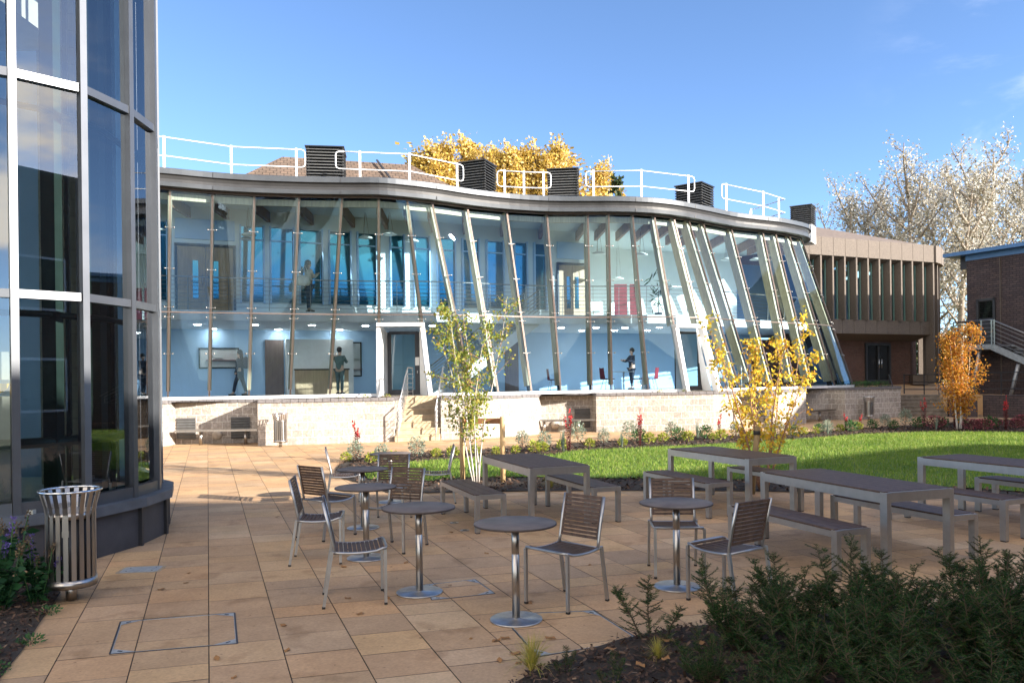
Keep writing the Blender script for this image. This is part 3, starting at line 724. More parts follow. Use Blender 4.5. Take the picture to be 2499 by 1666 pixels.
s3, L0, R0, nb = stairs('stone_steps', 'dark shaded stone steps at the right end of the curved planter wall', (16.95, 34.75), (18.75, 34.35), (.7, 2.0), 6, .92, 'worn')
steprail('thin black handrail on the left of the shaded stone steps', (16.85, 35.0), (.75, 2.2), .92, m='frame', bars=0, up=False, h=.95)
steprail('thin black handrail on the right of the shaded stone steps, by the brick pier', (18.85, 34.5), (.8, 2.2), .92, m='frame', bars=2, up=False, h=.95)
terr = MB(); terr.prism([(17.5, 36.4), (19.6, 36.2), (24, 36.6), (30, 43), (30, 60), (10, 60), (12, 40), (14.5, 37.5), (17.2, 36.9)], -.02, .9)
terr.quad((13, 38, .905), (24, 37.2, .905), (30, 48, 1.42), (12, 43, 1.42))
tr_ = terr.build('upper_terrace', 'slab', fixn=True); tag(tr_, kind='structure')
# brick pier, low walls and black fence at right ----------------------------
def brickwall(name, label, path, z0, z1, th=.3, m='dbrick', cap=None):
    o = empty(name, label, 'wall', (path[0][0], path[0][1], 0)); lo = -o.location
    inn = []
    for i in range(len(path)):
        a = Vector(path[max(0, i-1)]); b = Vector(path[min(len(path)-1, i+1)]); t = (b-a).normalized(); inn.append(Vector(path[i])+Vector((-t.y, t.x))*th)
    MB().wall(list(path)+[tuple(p) for p in inn[::-1]]+[path[0]], z0, z1).build('brickwork', m, o, lo)
    c = MB()
    for i in range(len(path)-1): c.add([(*path[i], z1), (*path[i+1], z1), (*inn[i+1], z1), (*inn[i], z1)], [(0, 1, 2, 3)])
    c.build('coping', cap or 'coping', o, lo)
    return o
brickwall('brick_pier', 'low dark brick pier beside the shaded stone steps', [(18.8, 34.3), (19.8, 33.9), (20.4, 36.4)], 0, .75, .4)
brickwall('brick_wall', 'long low dark brick wall behind the orange birch', [(20.2, 34.2), (21.2, 32.0), (22.2, 29.6), (23.2, 26.0), (24.5, 20)], 0, .95, .4)
fo = empty('black_fence', 'thin black rail fence above the low brick wall under the metal stair', 'fence', (19.5, 37, .9))
mb = MB(); pth = [Vector((18.9, 38.4, .9)), Vector((20.0, 36.8, .9)), Vector((21.0, 34.2, .95)), Vector((22.2, 31, .95)), Vector((23.4, 27, .95))]
for z in (.25, .6, .95): mb.tube([p+Vector((0, 0, z)) for p in pth], .02, 5)
mb.build('rails', 'frame', fo, -fo.location)
for a, b in zip(pth[:-1], pth[1:]):
    for f in (0, .5): p = a.lerp(b, f); MB().bar(p, p+Vector((0, 0, .98)), .04, .04).build('post', 'frame', fo, -fo.location)
# ------------------------------------------------------------------ roof furniture
def vent(label, c, s, h, z0, rz, base=0):
    o = empty('roof_vent', label, 'roof vent', (c[0], c[1], z0), rz, 'louvred vents along the roof')
    if base: MB().box((0, 0, base/2), (s*.98, s*.98, base)).build('plinth', 'white', o)
    MB().box((0, 0, base+h/2), (s*.8, s*.8, h)).box((0, 0, base+h-.015), (s*1.04, s*1.04, .04)).build('vent_core', 'black', o)
    mb = MB(); n = int(h/.105)
    for k in range(n):
        z = base+.05+k*(h-.06)/n
        for a in range(4):
            r = Matrix.Rotation(a*math.pi/2, 3, 'Z')
            A = r@Vector((-s/2, -s/2, z)); Bv = r@Vector((s/2, -s/2, z)); up = r@Vector((0, s*.09, .062))
            mb.add([A, Bv, Bv+up, A+up, A+Vector((0, 0, -.012)), Bv+Vector((0, 0, -.012)), Bv+up+Vector((0, 0, -.012)), A+up+Vector((0, 0, -.012))], [(0, 1, 2, 3), (7, 6, 5, 4), (4, 5, 1, 0)])
    mb.build('louvre_blades', 'louvre', o)
def ventat(label, x0, x1, ytop, Y, rz, s=None, base=0, z0=8.2):
    p = dp((x0+x1)/2, ytop, Y); w = (x1-x0)/F*Y
    s = s or w/(abs(math.cos(rz))+abs(math.sin(rz))); vent(label, p, s, p.z-z0-base, z0, rz, base)
ventat('square charcoal louvred roof vent at left, above the oak doors', 746, 846, 369, 28.0, R(8))
ventat('charcoal louvred roof vent turned cornerwise, in front of the left half of the gold poplars', 1119, 1211, 401, 31.5, R(-22))
ventat('charcoal louvred roof vent at the right edge of the gold poplars', 1334, 1415, 420, 32.0, R(-6))
ventat('charcoal louvred roof vent with its dark side showing, right of the poplars', 1645, 1744, 455, 33.5, R(-38))
ventat('small charcoal louvred vent on a white base at the right end of the roof', 1925, 1994, 505, 39, R(-32), base=.85, z0=8.3)
RD = [24.8, 25.9, 26.3, 26.7, 27.0, 28.3, 29.3, 29.5, 29.6, 29.5, 29.5, 30.4, 31.8, 33.2, 34.6]
RX = [(400, 338), (564, 353), (723, 367), (878, 373), (999, 384), (1115, 397), (1231, 412), (1278, 413.5), (1326, 417), (1448, 425), (1565, 436), (1680, 449), (1772, 465), (1862, 475), (1900, 490)]
RP = []
for (x, y), Y in zip(RX, RD):
    p = dp(x, y, Y); RP.append(Vector((p.x, p.y, 9.52)))
def roofrail(label, pts, loopa, loopb, posts):
    o = empty('roof_guardrail', label, 'guardrail', (posts[0].x, posts[0].y, 8.2)); lo = -o.location
    mb = MB(); D = Vector((0, 0, .58))
    def loop(p, q):                      # rounded end beyond p away from q
        d = (p-q).normalized(); e = .28; c = .12
        return [p+d*(e-c), p+d*(e-.03)-Vector((0, 0, .035)), p+d*e-Vector((0, 0, c)), p+d*e-D+Vector((0, 0, c)), p+d*(e-.03)-D+Vector((0, 0, .035)), p+d*(e-c)-D]
    t = list(pts); lower = [p-D for p in pts]
    path = list(pts)
    if loopb: path += loop(pts[-1], pts[-2])
    path += lower[::-1]
    if loopa: path += loop(pts[0], pts[1])[::-1]+[pts[0]]
    mb.tube(path, .021, 8); mb.build('rails', 'wmetal', o, lo)
    for p in posts: MB().bar(p-Vector((0, 0, 1.32)), p+Vector((0, 0, .04)), .07, .045, side=Vector((1, .3, 0))).build('post', 'wmetal', o, lo)
roofrail('white roof guardrail left of the first roof vent, beside the glass tower', [RP[0]-Vector((2.5, .6, 0)), RP[0], RP[1], RP[2]], 0, 1, [RP[0]-Vector((2.2, .5, 0))]+RP[0:3])
roofrail('white roof guardrail between the first and second roof vents', [RP[2].lerp(RP[3], .75), RP[3], RP[4], RP[5]], 1, 1, RP[3:6])
roofrail('short white roof guardrail in front of the gold poplars', RP[6:9], 1, 1, RP[6:9])
roofrail('white roof guardrail right of the gold poplars', RP[9:12], 1, 1, RP[9:12])
roofrail('white roof guardrail at the right end, turning back at its corner', [RP[12], RP[13], RP[13].lerp(RP[14], .95)+Vector((.3, 0, 0)), RP[14]+Vector((-.6, 2.2, 0))], 1, 0, RP[12:15]+[RP[14]+Vector((-.6, 2., 0))])
# ------------------------------------------------------------------ tiled hip roof behind the pavilion
def hipblock(name, label, cx, cy, lx, ly, rz, ez, rzt, ridge, m='tile', wm='brick', z0=-.05, over=.3):
    o = empty(name, label, 'building', (cx, cy, z0), rz)
    mb = MB(); x, y = lx/2, ly/2
    mb.wall([(-x, -y), (x, -y), (x, y), (-x, y), (-x, -y)], 0, ez-z0); mb.build('wall', wm, o)
    X, Y_ = x+over, y+over; e = ez-z0; t = rzt-z0; q = ridge/2
    mb = MB(); sl = math.hypot(Y_, t-e); sl2 = math.hypot(X-q, t-e)
    mb.quad((-X, -Y_, e), (X, -Y_, e), (q, 0, t), (-q, 0, t), 0, [(0, 0), (2*X, 0), (X+q, sl), (X-q, sl)])
    mb.quad((X, Y_, e), (-X, Y_, e), (-q, 0, t), (q, 0, t), 0, [(0, 0), (2*X, 0), (X+q, sl), (X-q, sl)])
    mb.add([(X, -Y_, e), (X, Y_, e), (q, 0, t)], [(0, 1, 2)], 0, False, [[(0, 0), (2*Y_, 0), (Y_, sl2)]])
    mb.add([(-X, Y_, e), (-X, -Y_, e), (-q, 0, t)], [(0, 1, 2)], 0, False, [[(0, 0), (2*Y_, 0), (Y_, sl2)]])
    mb.quad((-X, -Y_, e-.01), (-X, Y_, e-.01), (X, Y_, e-.01), (X, -Y_, e-.01)); mb.build('roof', m, o)
    return o
o = hipblock('tiled_hall', 'long low hall with brown tiled hip roof behind the pavilion roof', -8.3, 41, 17, 13, R(16), 8.3, 13.2, 6.5)
mb = MB()
for t in (.35, .95): mb.bar(Vector((-3.6+t*7, -6.8, 8.4)), Vector((-3.3+t*5, -.2, 13.33)), .10, .06)
mb.build('lead_strip', 'fasc_dark', o)
# ------------------------------------------------------------------ ribbed concrete building on the right
cA, cB = Vector((13.6, 39.7)), Vector((23.3, 43.92))
cd = (cB-cA).normalized(); cn = Vector((-cd.y, cd.x)); CL = (cB-cA).length
cb = empty('concrete_building', 'brown ribbed-concrete building with tall fins and dark ground-floor doors', 'building', (cA.x, cA.y, 0))
clo = -cb.location
def cp(t, z, d=0): q = cA+cd*t+cn*d; return Vector((q.x, q.y, z))
c3 = Vector((*cd, 0)); n3 = Vector((*cn, 0))
CZ = dict(corn_t=8.95, corn_b=8.02, win_t=7.75, win_b=4.78, span_b=4.05, soff=3.72)
mb = MB(); npan = round(CL/.80); sp = CL/npan
for k in range(npan):
    mb.bar(cp(sp*(k+.5), CZ['corn_b'], .1), cp(sp*(k+.5), CZ['corn_t'], .1), sp-.02, .3, side=c3)
o = mb.build('cornice_panels', 'conc', cb, clo)
mb = MB()
for k in range(npan): mb.bar(cp(sp*(k+.5), CZ['span_b'], .35), cp(sp*(k+.5), CZ['win_b'], .35), sp-.015, .3, side=c3)
mb.add([cp(0, CZ['span_b'], .2), cp(CL, CZ['span_b'], .2), cp(CL, CZ['soff'], 1.3), cp(0, CZ['soff'], 1.3)], [(0, 1, 2, 3)])
mb.add([cp(0, CZ['corn_b'], -.05), cp(CL, CZ['corn_b'], -.05), cp(CL, CZ['win_t'], .75), cp(0, CZ['win_t'], .75)], [(0, 1, 2, 3)])
mb.build('spandrel_panels', 'conc', cb, clo)
for k in range(npan+1):
    p = cp(sp*k, 0, .24)
    mb = MB().bar(p+Vector((0, 0, CZ['win_b']-.02)), p+Vector((0, 0, CZ['corn_b']+.02)), .10, .52, side=c3)
    if k == npan: mb.bar(p+Vector((0, 0, 1.4)), p+Vector((0, 0, CZ['win_b']-.02)), .10, .52, side=c3)
    mb.build('concrete_fin', 'conc', cb, clo)
for k in range(npan):
    t = sp*(k+.5)
    gl = MB().quad(cp(t-.36, CZ['win_b'], .47), cp(t+.36, CZ['win_b'], .47), cp(t+.36, CZ['win_t']+.1, .47), cp(t-.36, CZ['win_t']+.1, .47)).build('window', 'bglass', cb, clo)
    MB().bar(cp(t+.02, CZ['win_b'], .44), cp(t+.02, CZ['win_t']+.1, .44), .07, .08, side=c3).bar(cp(t+.30, CZ['win_b'], .44), cp(t+.30, CZ['win_t']+.1, .44), .05, .08, side=c3).build('window_frame', 'greenframe', gl)
MB().add([cp(0, 4.0, 4), cp(CL, 4.0, 4), cp(CL, 8.0, 4), cp(0, 8.0, 4)], [(0, 1, 2, 3)]).add([cp(0, 4.4, .6), cp(CL, 4.4, .6), cp(CL, 4.4, 4), cp(0, 4.4, 4)], [(0, 1, 2, 3)]).build('inner_wall', 'bluewall', cb, clo)
mb = MB().wall([cp(-2, 0, 1.25)[:2], cp(CL-.35, 0, 1.25)[:2]], 1.3, CZ['soff']+.02); mb.build('ground_floor_wall', 'brick', cb, clo)
t0 = (online(2158, 900, cA, cB).xy-cA).dot(cd); t1 = (online(2216, 900, cA, cB).xy-cA).dot(cd)
df = MB()
for t in (t0, (t0+t1)/2, t1): df.bar(cp(t, 1.4, 1.18), cp(t, 3.6, 1.18), .12, .1, side=c3)
df.bar(cp(t0, 3.55, 1.18), cp(t1, 3.55, 1.18), .14, .1, side=(0, 0, 1)).bar(cp(t0, 1.5, 1.18), cp(t1, 1.5, 1.18), .2, .1, side=(0, 0, 1))
do = df.build('double_door', 'frame', cb, clo)
MB().quad(cp(t0, 1.5, 1.2), cp(t1, 1.5, 1.2), cp(t1, 3.5, 1.2), cp(t0, 3.5, 1.2)).build('door_glass', 'black', do)
for s in (-.1, .1):
    t = (t0+t1)/2+s; MB().tube([cp(t, 2.25, 1.12), cp(t, 2.25, 1.02), cp(t, 2.75, 1.02), cp(t, 2.75, 1.12)], .018, 6).build('handle', 'chrome', do)
# rounded return with full-height fins
ret = [cp(CL, 0, .0), cp(CL+.94, 0, .41), cp(CL+1.85, 0, .99), cp(CL+2.57, 0, 2.15), cp(CL+2.7, 0, 5)]
mb = MB()
for a, b in zip(ret[:-1], ret[1:]):
    d = (b-a); m = (a+b)/2; mb.bar(Vector((m.x, m.y, CZ['corn_b'])), Vector((m.x, m.y, CZ['corn_t'])), d.length-.02, .3, side=d)
mb.build('cornice_panels', 'conc', cb, clo)
for a, d in ((ret[1], Vector((.7, -.66, 0))), (ret[2], Vector((.8, -.5, 0))), (ret[3], Vector((1, 0, 0)))):
    q = a-d.normalized()*.45
    MB().bar(Vector((q.x, q.y, 1.35)), Vector((q.x, q.y, CZ['corn_b']+.02)), .11, .8, side=Vector((-d.y, d.x, 0))).build('concrete_fin', 'conc', cb, clo)
mb = MB().wall([cp(CL-.35, 0, 1.25)[:2], cp(CL+.9, 0, 1.9)[:2], cp(CL+1.3, 0, 6)[:2]], 1.3, CZ['corn_b']); mb.build('corner_wall', 'brick', cb, clo)
MB().prism([cp(CL-1.1, 0, .45)[:2], cp(CL-.1, 0, .35)[:2], cp(CL+.9, 0, 1.3)[:2], cp(CL-.4, 0, 1.3)[:2]], 1.3, 1.85).build('base_block', 'conc', cb, clo)
e, t = CZ['corn_t']-.05, 11.6
mb = MB(); A_, B_, C_, D_ = cp(-5, e, -.05), cp(CL+.2, e, 0), cp(CL+1.7, e, 12), cp(-5, e, 14); r0, r1 = cp(-3, t, 7), cp(1.6, t, 7)
for q in ([A_, B_, r1, r0], [B_, C_, r1], [C_, D_, r0, r1], [D_, A_, r0]): mb.add(q, [tuple(range(len(q)))])
mb.build('roof', 'slate', cb, clo)
# ------------------------------------------------------------------ plum brick building with blue fascia, outdoor stair
kA = Vector((21.75, 38.0)); kd = Vector((-.466, .885)); kn = Vector((.885, .466))      # kd runs away from the camera
kb = empty('brick_block', 'plum-coloured brick building with a blue fascia and a half-glazed upper door', 'building', (kA.x, kA.y, 0)); klo = -kb.location
def kp(t, z, d=0): q = kA-kd*t+kn*d; return Vector((q.x, q.y, z))
MB().wall([kp(0, 0, 10)[:2], kp(0, 0, 0)[:2], kp(26, 0, 0)[:2], kp(26, 0, 10)[:2]], -.05, 7.25).build('wall', 'dbrick', kb, klo)
mb = MB().bar(kp(-.02, 7.36, -.02), kp(26, 7.36, -.02), .26, .06, side=(0, 0, 1)); mb.build('fascia', 'blue', kb, klo)
mb = MB().prism([kp(-.9, 0, -.45)[:2], kp(26, 0, -.45)[:2], kp(26, 0, 10)[:2], kp(-.9, 0, 10)[:2]], 7.49, 7.66); mb.build('roof', 'blue', kb, klo, fixn=True)
MB().prism([kp(-.5, 0, .3)[:2], kp(0, 0, .3)[:2], kp(0, 0, 2)[:2], kp(-.5, 0, 2)[:2]], 6.9, 7.48).build('eaves_box', 'frame', kb, klo, fixn=True)
k3 = Vector((*(-kd), 0)); kq = Vector((*(-kn), 0))
tA = (online(2388, 800, kA, kA-kd).xy-kA).dot(-kd); tB = (online(2428, 800, kA, kA-kd).xy-kA).dot(-kd)
wd = tB-tA
ko = MB().bar(kp(tA, 3.2, -.03), kp(tA, 5.35, -.03), .1, .1, side=k3).bar(kp(tB, 3.2, -.03), kp(tB, 5.35, -.03), .1, .1, side=k3).bar(kp(tA-.05, 5.3, -.03), kp(tB+.05, 5.3, -.03), .12, .1, side=(0, 0, 1)).bar(kp((tA+tB)/2, 3.2, -.01), kp((tA+tB)/2, 4.45, -.01), wd, .05, side=k3).build('upper_door', 'frame', kb, klo)
MB().quad(kp(tA+.06, 4.45, -.02), kp(tB-.06, 4.45, -.02), kp(tB-.06, 5.22, -.02), kp(tA+.06, 5.22, -.02)).build('door_glass', 'bglass', ko)
MB().quad(kp(tA+.06, 4.45, .05), kp(tB-.06, 4.45, .05), kp(tB-.06, 5.22, .05), kp(tA+.06, 5.22, .05)).build('door_blind', 'creamblock', ko)
MB().bar(kp(1.6, 0, -.03), kp(1.6, 7.2, -.03), .05, .04, side=k3).build('downpipe', 'brick', kb, klo)
ms = empty('metal_stair', 'galvanised outdoor stair and landing with rod railing against the plum brick building', 'stair', (19.5, 32.5, 0)); slo = -ms.location
LZ = 3.16
def sp3(t, d, z): return kp(t, z, -d)
t2 = tB+.9; t0_ = .45
MB().prism([sp3(t0_, .05, 0)[:2], sp3(t2, .05, 0)[:2], sp3(t2, 1.75, 0)[:2], sp3(t0_, 1.75, 0)[:2]], LZ-.22, LZ).build('landing', 'galv', ms, slo, fixn=True)
tE = t2+6.2
fl = MB()
for d in (.3, 1.72): fl.bar(sp3(t2, d, LZ-.12), sp3(tE, d, LZ-.12-3.0), .05, .28, side=kq)
fl.build('stringer', 'galv', ms, slo)
fl = MB()
for k in range(18):
    f = (k+.5)/18; c = sp3(t2+(tE-t2)*f, 1.0, LZ-.05-3.0*f); fl.bar(c-kq*.7, c+kq*.7, .26, .04, side=k3)
fl.build('tread', 'frame', ms, slo)
rl = MB(); H_ = 1.08
rl.tube([sp3(t0_, .1, LZ+H_), sp3(t0_, 1.72, LZ+H_), sp3(t2, 1.72, LZ+H_), sp3(tE, 1.72, LZ+H_-3.0)], .03, 8)
rl.tube([sp3(t2+.7, .15, LZ+H_-.15), sp3(t2+1., .15, LZ+H_-.2), sp3(tE, .15, LZ+H_-3.0)], .025, 6)
for k in range(5):
    z = LZ+.16+k*.19; rl.tube([sp3(t0_, .1, z), sp3(t0_, 1.72, z), sp3(t2, 1.72, z), sp3(tE, 1.72, z-3.0)], .012, 5)
rl.build('stair_rail', 'steel', ms, slo)
for t, z in [(t0_, LZ), (t0_+1.3, LZ), ((t0_+t2)/2+1.0, LZ), (t2, LZ)]+[(t2+1.55*k, LZ-.75*k) for k in (1, 2, 3, 4)]:
    p = sp3(t, 1.74, z-.2); MB().bar(p, p+Vector((0, 0, H_+.2)), .06, .02, side=k3).build('post', 'steel', ms, slo)
for t in (t2-.5, t2+1.2): MB().tube([sp3(t-.2, 1.5, LZ-.2 if t < t2 else LZ-.9), sp3(t-1.1, .9, .0)], .085, 10).build('strut', 'galv', ms, slo)
# ------------------------------------------------------------------ buildings behind the photographer (they throw the long shade)
n_ = Vector((.447, .894)); l_ = Vector((-.894, .447)); TE = math.tan(R(18))
def pq(p, H, z): return tuple(n_*p+l_*((H-z)/TE))
def shade(label, poly, z, front):
    o = empty('teaching_block', label, 'building', (*poly[0], 0)); lo = -o.location
    MB().wall(list(poly)+[poly[0]], -.05, z).build('wall', 'brick', o, lo)
    MB().prism(poly, z, z+.12).build('roof', 'slate', o, lo, fixn=True)
    for a, b in zip(poly[:front], poly[1:front+1]):
        a = Vector((*a, 0)); b = Vector((*b, 0)); d = (b-a); L = d.length; d.normalize(); nn = Vector((-d.y, d.x, 0)); k = int(L/3)
        for i in range(k):
            for z0 in (1.0, 4.2):
                c = a+d*(i+.5)*L/k+nn*.02; w = MB().bar(c+Vector((0, 0, z0)), c+Vector((0, 0, z0+1.7)), 1.5, .08, side=d).build('window', 'wmetal', o, lo)
                c2 = c+nn*.045; MB().bar(c2+Vector((0, 0, z0+.08)), c2+Vector((0, 0, z0+1.62)), 1.36, .01, side=d).build('pane', 'black', w)
    return o
zb = 8.5
shade('brick block out of view on the right that shades the tables', [pq(p, H, zb-.12) for p, H in ((-5, 5.2), (2, 4.9), (5.5, 4.2), (8.4, 3.3), (9.3, 2.6), (16.65, .70), (21.2, -.05), (23.4, -.65))]+[(44, 0), (15, -14)], zb, 7)
shade('unseen brick wing behind the plum brick building, added to shade the concrete fins', [pq(38, 7.5, 14.1), pq(42.5, 7.2, 14.1), pq(45.2, 6.5, 14.1), pq(50, 5.0, 14.1), pq(50, 2.6, 14.1), pq(38, 2.6, 14.1)], 14.1, 0)  # wing shaped to put the lower concrete fins in shade
# ------------------------------------------------------------------ glass tower at left
tw_ = empty('glass_tower', 'tall faceted glass tower with grey frames on a dark slate plinth', 'building', (-6.2, 9.4, 0)); tlo = -tw_.location
TP = [(-5.75, 7.42), (-4.95, 7.93), (-4.5, 8.38), (-4.34, 9.06), (-4.36, 9.71), (-4.62, 10.36), (-5.1, 10.9), (-5.75, 11.25), (-6.5, 11.35), (-7.3, 11.1), (-7.9, 10.5), (-8.25, 9.6), (-8.1, 8.6), (-7.5, 7.8), (-6.6, 7.35)]
ctr = Vector((-6.2, 9.4))
def grow(k): return [tuple(Vector(p)+(Vector(p)-ctr).normalized()*k) for p in TP]
nT = len(TP); ZF = .55; ZTOP = 10.2; lev = [2.75, 4.94, 7.13, 9.32]
mb = MB().prism(grow(.10), 0, .45); mb.build('plinth', 'plinth', tw_, tlo, fixn=True)
mb = MB().prism(grow(.19), .45, ZF); mb.build('slate_coping', 'slatecap', tw_, tlo, fixn=True)
for p in grow(.115)[:8]:
    q = Vector((*p, 0)); MB().bar(q, q+Vector((0, 0, .448)), .05, .04).build('plinth_joint_cover', 'frame', tw_, tlo)
MB().prism(grow(.12), ZTOP, ZTOP+.3).build('roof', 'tframe', tw_, tlo, fixn=True)
for i in range(nT):
    a, b = Vector((*TP[i], 0)), Vector((*TP[(i+1) % nT], 0)); d = (b-a).normalized(); o3 = Vector((*(Vector(TP[i])-ctr).normalized(), 0))
    MB().bar(a+Vector((0, 0, ZF)), a+Vector((0, 0, ZTOP)), .072, .12, side=Vector((-o3.y, o3.x, 0))).build('mullion', 'tframe', tw_, tlo)
    for z, h in [(ZF+.06, .12)]+[(z, .085) for z in lev]: MB().bar(a+d*.035+Vector((0, 0, z)), b-d*.035+Vector((0, 0, z)), h, .10, side=(0, 0, 1)).build('transom', 'tframe', tw_, tlo)
    zz = [ZF+.12]+lev+[ZTOP]
    for z0, z1 in zip(zz[:-1], zz[1:]):
        MB().quad(a+d*.04+Vector((0, 0, z0+.04)), b-d*.04+Vector((0, 0, z0+.04)), b-d*.04+Vector((0, 0, z1-.04)), a+d*.04+Vector((0, 0, z1-.04))).build('glass_pane', 'tglass', tw_, tlo)
MB().wall([tuple(Vector(p)-(Vector(p)-ctr).normalized()*.12) for p in TP[6:]+TP[:1]][::-1], ZF, ZTOP).build('inner_backing', 'bluewall', tw_, tlo)
# interior: blockwork lift shaft, posts, rail, cabinet
MB().wall([(-7.6, 9.0), (-6.5, 8.45), (-6.1, 8.9)], ZF, ZTOP).wall([(-5.95, 10.05), (-5.35, 10.25), (-5.55, 10.7)], ZF, ZTOP).build('inner_blockwork', 'creamblock', tw_, tlo)
mb = MB()
for x, y in [(-5.02, 8.72), (-4.86, 9.35), (-5.6, 8.2), (-5.15, 10.2)]: mb.bar(Vector((x, y, ZF)), Vector((x, y, ZTOP)), .15, .15)
mb.build('inner_column', 'greenpaint', tw_, tlo)
mb = MB()
for x, y in [(-4.95, 8.9), (-5.25, 8.42), (-4.78, 9.55)]: mb.bar(Vector((x, y, ZF)), Vector((x, y, ZTOP)), .03, .05)
mb.build('guide_rail', 'chrome', tw_, tlo)
mb = MB()
for z in (1.22, 2.6, 4.8): mb.tube([(-7.2, 7.95, z), (-5.55, 8.05, z), (-5.05, 8.55, z), (-4.75, 9.3, z), (-4.85, 10.2, z)], .055 if z < 2 else .035, 8)
mb.build('guard_tube', 'greenpaint', tw_, tlo)
MB().bar(Vector((-5.72, 8.62, ZF)), Vector((-5.72, 8.62, 1.72)), .62, .3, side=Vector((.9, .45, 0))).bar(Vector((-5.72, 8.62, 1.9)), Vector((-5.72, 8.62, 2.2)), .62, .3, side=Vector((.9, .45, 0))).build('cabinet', 'greybox', tw_, tlo)
vs = [Vector((-5.56, 8.45, 1.86))+Vector((.9, .45, 0)).normalized()*.19*math.cos(a)+Vector((0, 0, .13*math.sin(a))) for a in [math.pi+math.pi*k/8 for k in range(9)]]
MB().add(vs+[v+Vector((-.02, .04, 0)) for v in vs], [tuple(range(9)), tuple(range(17, 8, -1))]+[(i, i+9, i+10, i+1) for i in range(8)]).build('yellow_sheave', 'yellow', tw_, tlo)
MB().box((-6.3, 9.3, 6.2), (1.5, 1.5, .3)).box((-6.3, 9.4, ZF+.02), (3.0, 2.9, .04)).build('inner_floor', 'greybox', tw_, tlo)
# ------------------------------------------------------------------ chairs (front = +x)
def make_chair():
    o = empty('bistro_chair', 'chair', 'chair')
    f = MB(); sz = .452
    def seatz(x): return sz-.022*math.cos((x+.02)/.23*1.5)+(.012 if x > .17 else 0)
    xs = [-.21, -.14, -.07, 0, .07, .14, .19, .215]
    for s in (-1, 1): f.tube([(x, s*.212, seatz(x)) for x in xs], .0115, 8)
    f.tube([(.215, -.212, seatz(.215)), (.222, -.15, seatz(.215)+.002), (.222, .15, seatz(.215)+.002), (.215, .212, seatz(.215))], .0115, 8)
    f.tube([(-.205, -.222, seatz(-.2)), (-.205, .222, seatz(-.2))], .011, 8)
    f.build('seat_frame', 'alu', o)
    for s in (-1, 1):
        l = MB().bar((.21, s*.222, .018), (.21, s*.222, .452), .024, .024).build('leg', 'alu', o)
        MB().box((.21, s*.222, .009), (.026, .026, .018)).build('foot', 'rubber', l)
        l = MB().bar((-.285, s*.225, .018), (-.215, s*.225, .46), .024, .024, side=(0, 1, 0)).build('leg', 'alu', o)
        MB().box((-.287, s*.225, .009), (.026, .026, .018)).build('foot', 'rubber', l)
        MB().tube([(-.195, s*.206, .44), (-.205, s*.206, .50), (-.235, s*.206, .64), (-.285, s*.206, .855)], .0125, 8).build('back_post', 'alu', o)
    st = MB()
    for k in range(11):
        x = -.178+k*.0365; st.bar((x, -.202, seatz(x)+.004), (x, .202, seatz(x)+.004), .029, .012, side=(1, 0, 0))
    st.build('seat', 'brown', o)
    b = MB()
    def bx(z): return -.205-.03*(z-.5)/.14 if z < .64 else -.235-.05*(z-.64)/.215
    for k in range(11):
        z = .522+k*.0318; b.bar((bx(z), -.196, z), (bx(z), .196, z), .0245, .012, side=Vector((-.2, 0, 1)))
    for s in (-1, 1): b.bar((bx(.51)+.002, s*.188, .51), (bx(.85)+.002, s*.188, .852), .016, .011, side=(0, 1, 0))
    b.build('backrest', 'brown', o)
    return o
ch = make_chair(); GC = 'slatted chairs round the small tables'
for k, (x, y, a, lab) in enumerate([
    (-1.98, 8.18, 8, 'slatted steel chair seen side-on, furthest left in the shade'),
    (-2.2, 9.48, 55, 'dark slatted chair with its back half turned to the photographer, second from the left'),
    (-1.29, 8.70, -113, 'dark slatted chair behind the middle round table, its backrest overlapping the tabletop'),
    (-1.62, 10.40, -95, 'slatted chair at the lawn edge with its back against the grass, facing the photographer'),
    (-2.5, 11.87, 13, 'slatted chair lit fully by the sun, at the back left by the bark bed'),
    (-1.17, 12.03, 186, 'slatted chair at the back facing left, its backrest sunlit against the lawn'),
    (-1.31, 6.70, 13, 'slatted chair in the left foreground turned right towards the steel-footed round table'),
    (.40, 6.50, -134, 'slatted chair in the centre foreground standing alone beside the nearest round table'),
    (1.52, 7.46, -93, 'slatted chair behind the right-hand round table, facing the photographer'),
    (1.73, 6.50, 125, 'slatted chair at right with its back to the yew shrubs')]):
    put(ch, k, (x, y, PZ), R(a), lab, GC)
# ------------------------------------------------------------------ round tables
def make_round():
    o = empty('round_table', 'table', 'table')
    MB().lathe([(0, .722), (.30, .722), (.312, .728), (.314, .737), (.311, .740), (0, .7405)], 48).build('tabletop', 'top', o)
    MB().lathe([(.311, .7245), (.3165, .7265), (.3165, .738), (.311, .7395)], 48).build('tabletop_edge', 'topedge', o)
    MB().lathe([(.030, .012), (.030, .5), (.0275, .502), (.0275, .506), (.030, .508), (.030, .72)], 20).build('post', 'steel', o)
    MB().lathe([(0, .0), (.196, .0), (.20, .004), (.20, .011), (.194, .015), (.034, .017), (.033, .022), (0, .022)], 40, sm=True).build('base', 'polished', o)
    return o
rt = make_round(); GT = 'small round cafe tables'
for k, (x, y, lab) in enumerate([
    (.01, 6.06, 'round dark-topped table nearest the photographer, on a scratched steel disc'),
    (-.82, 6.88, 'round dark-topped table with its steel base next to a chamber cover, second nearest'),
    (-1.53, 8.25, 'round table between the leftmost chair and the chair behind it'),
    (-1.88, 9.95, 'round table just behind another, beside the half-sunlit dark chair'),
    (-1.85, 12.04, 'farthest round table, seen edge-on against the bark bed'),
    (1.42, 6.96, 'round dark-topped table at right with a chair standing behind it')]):
    put(rt, k, (x, y, PZ), rnd.random()*6, lab, GT)
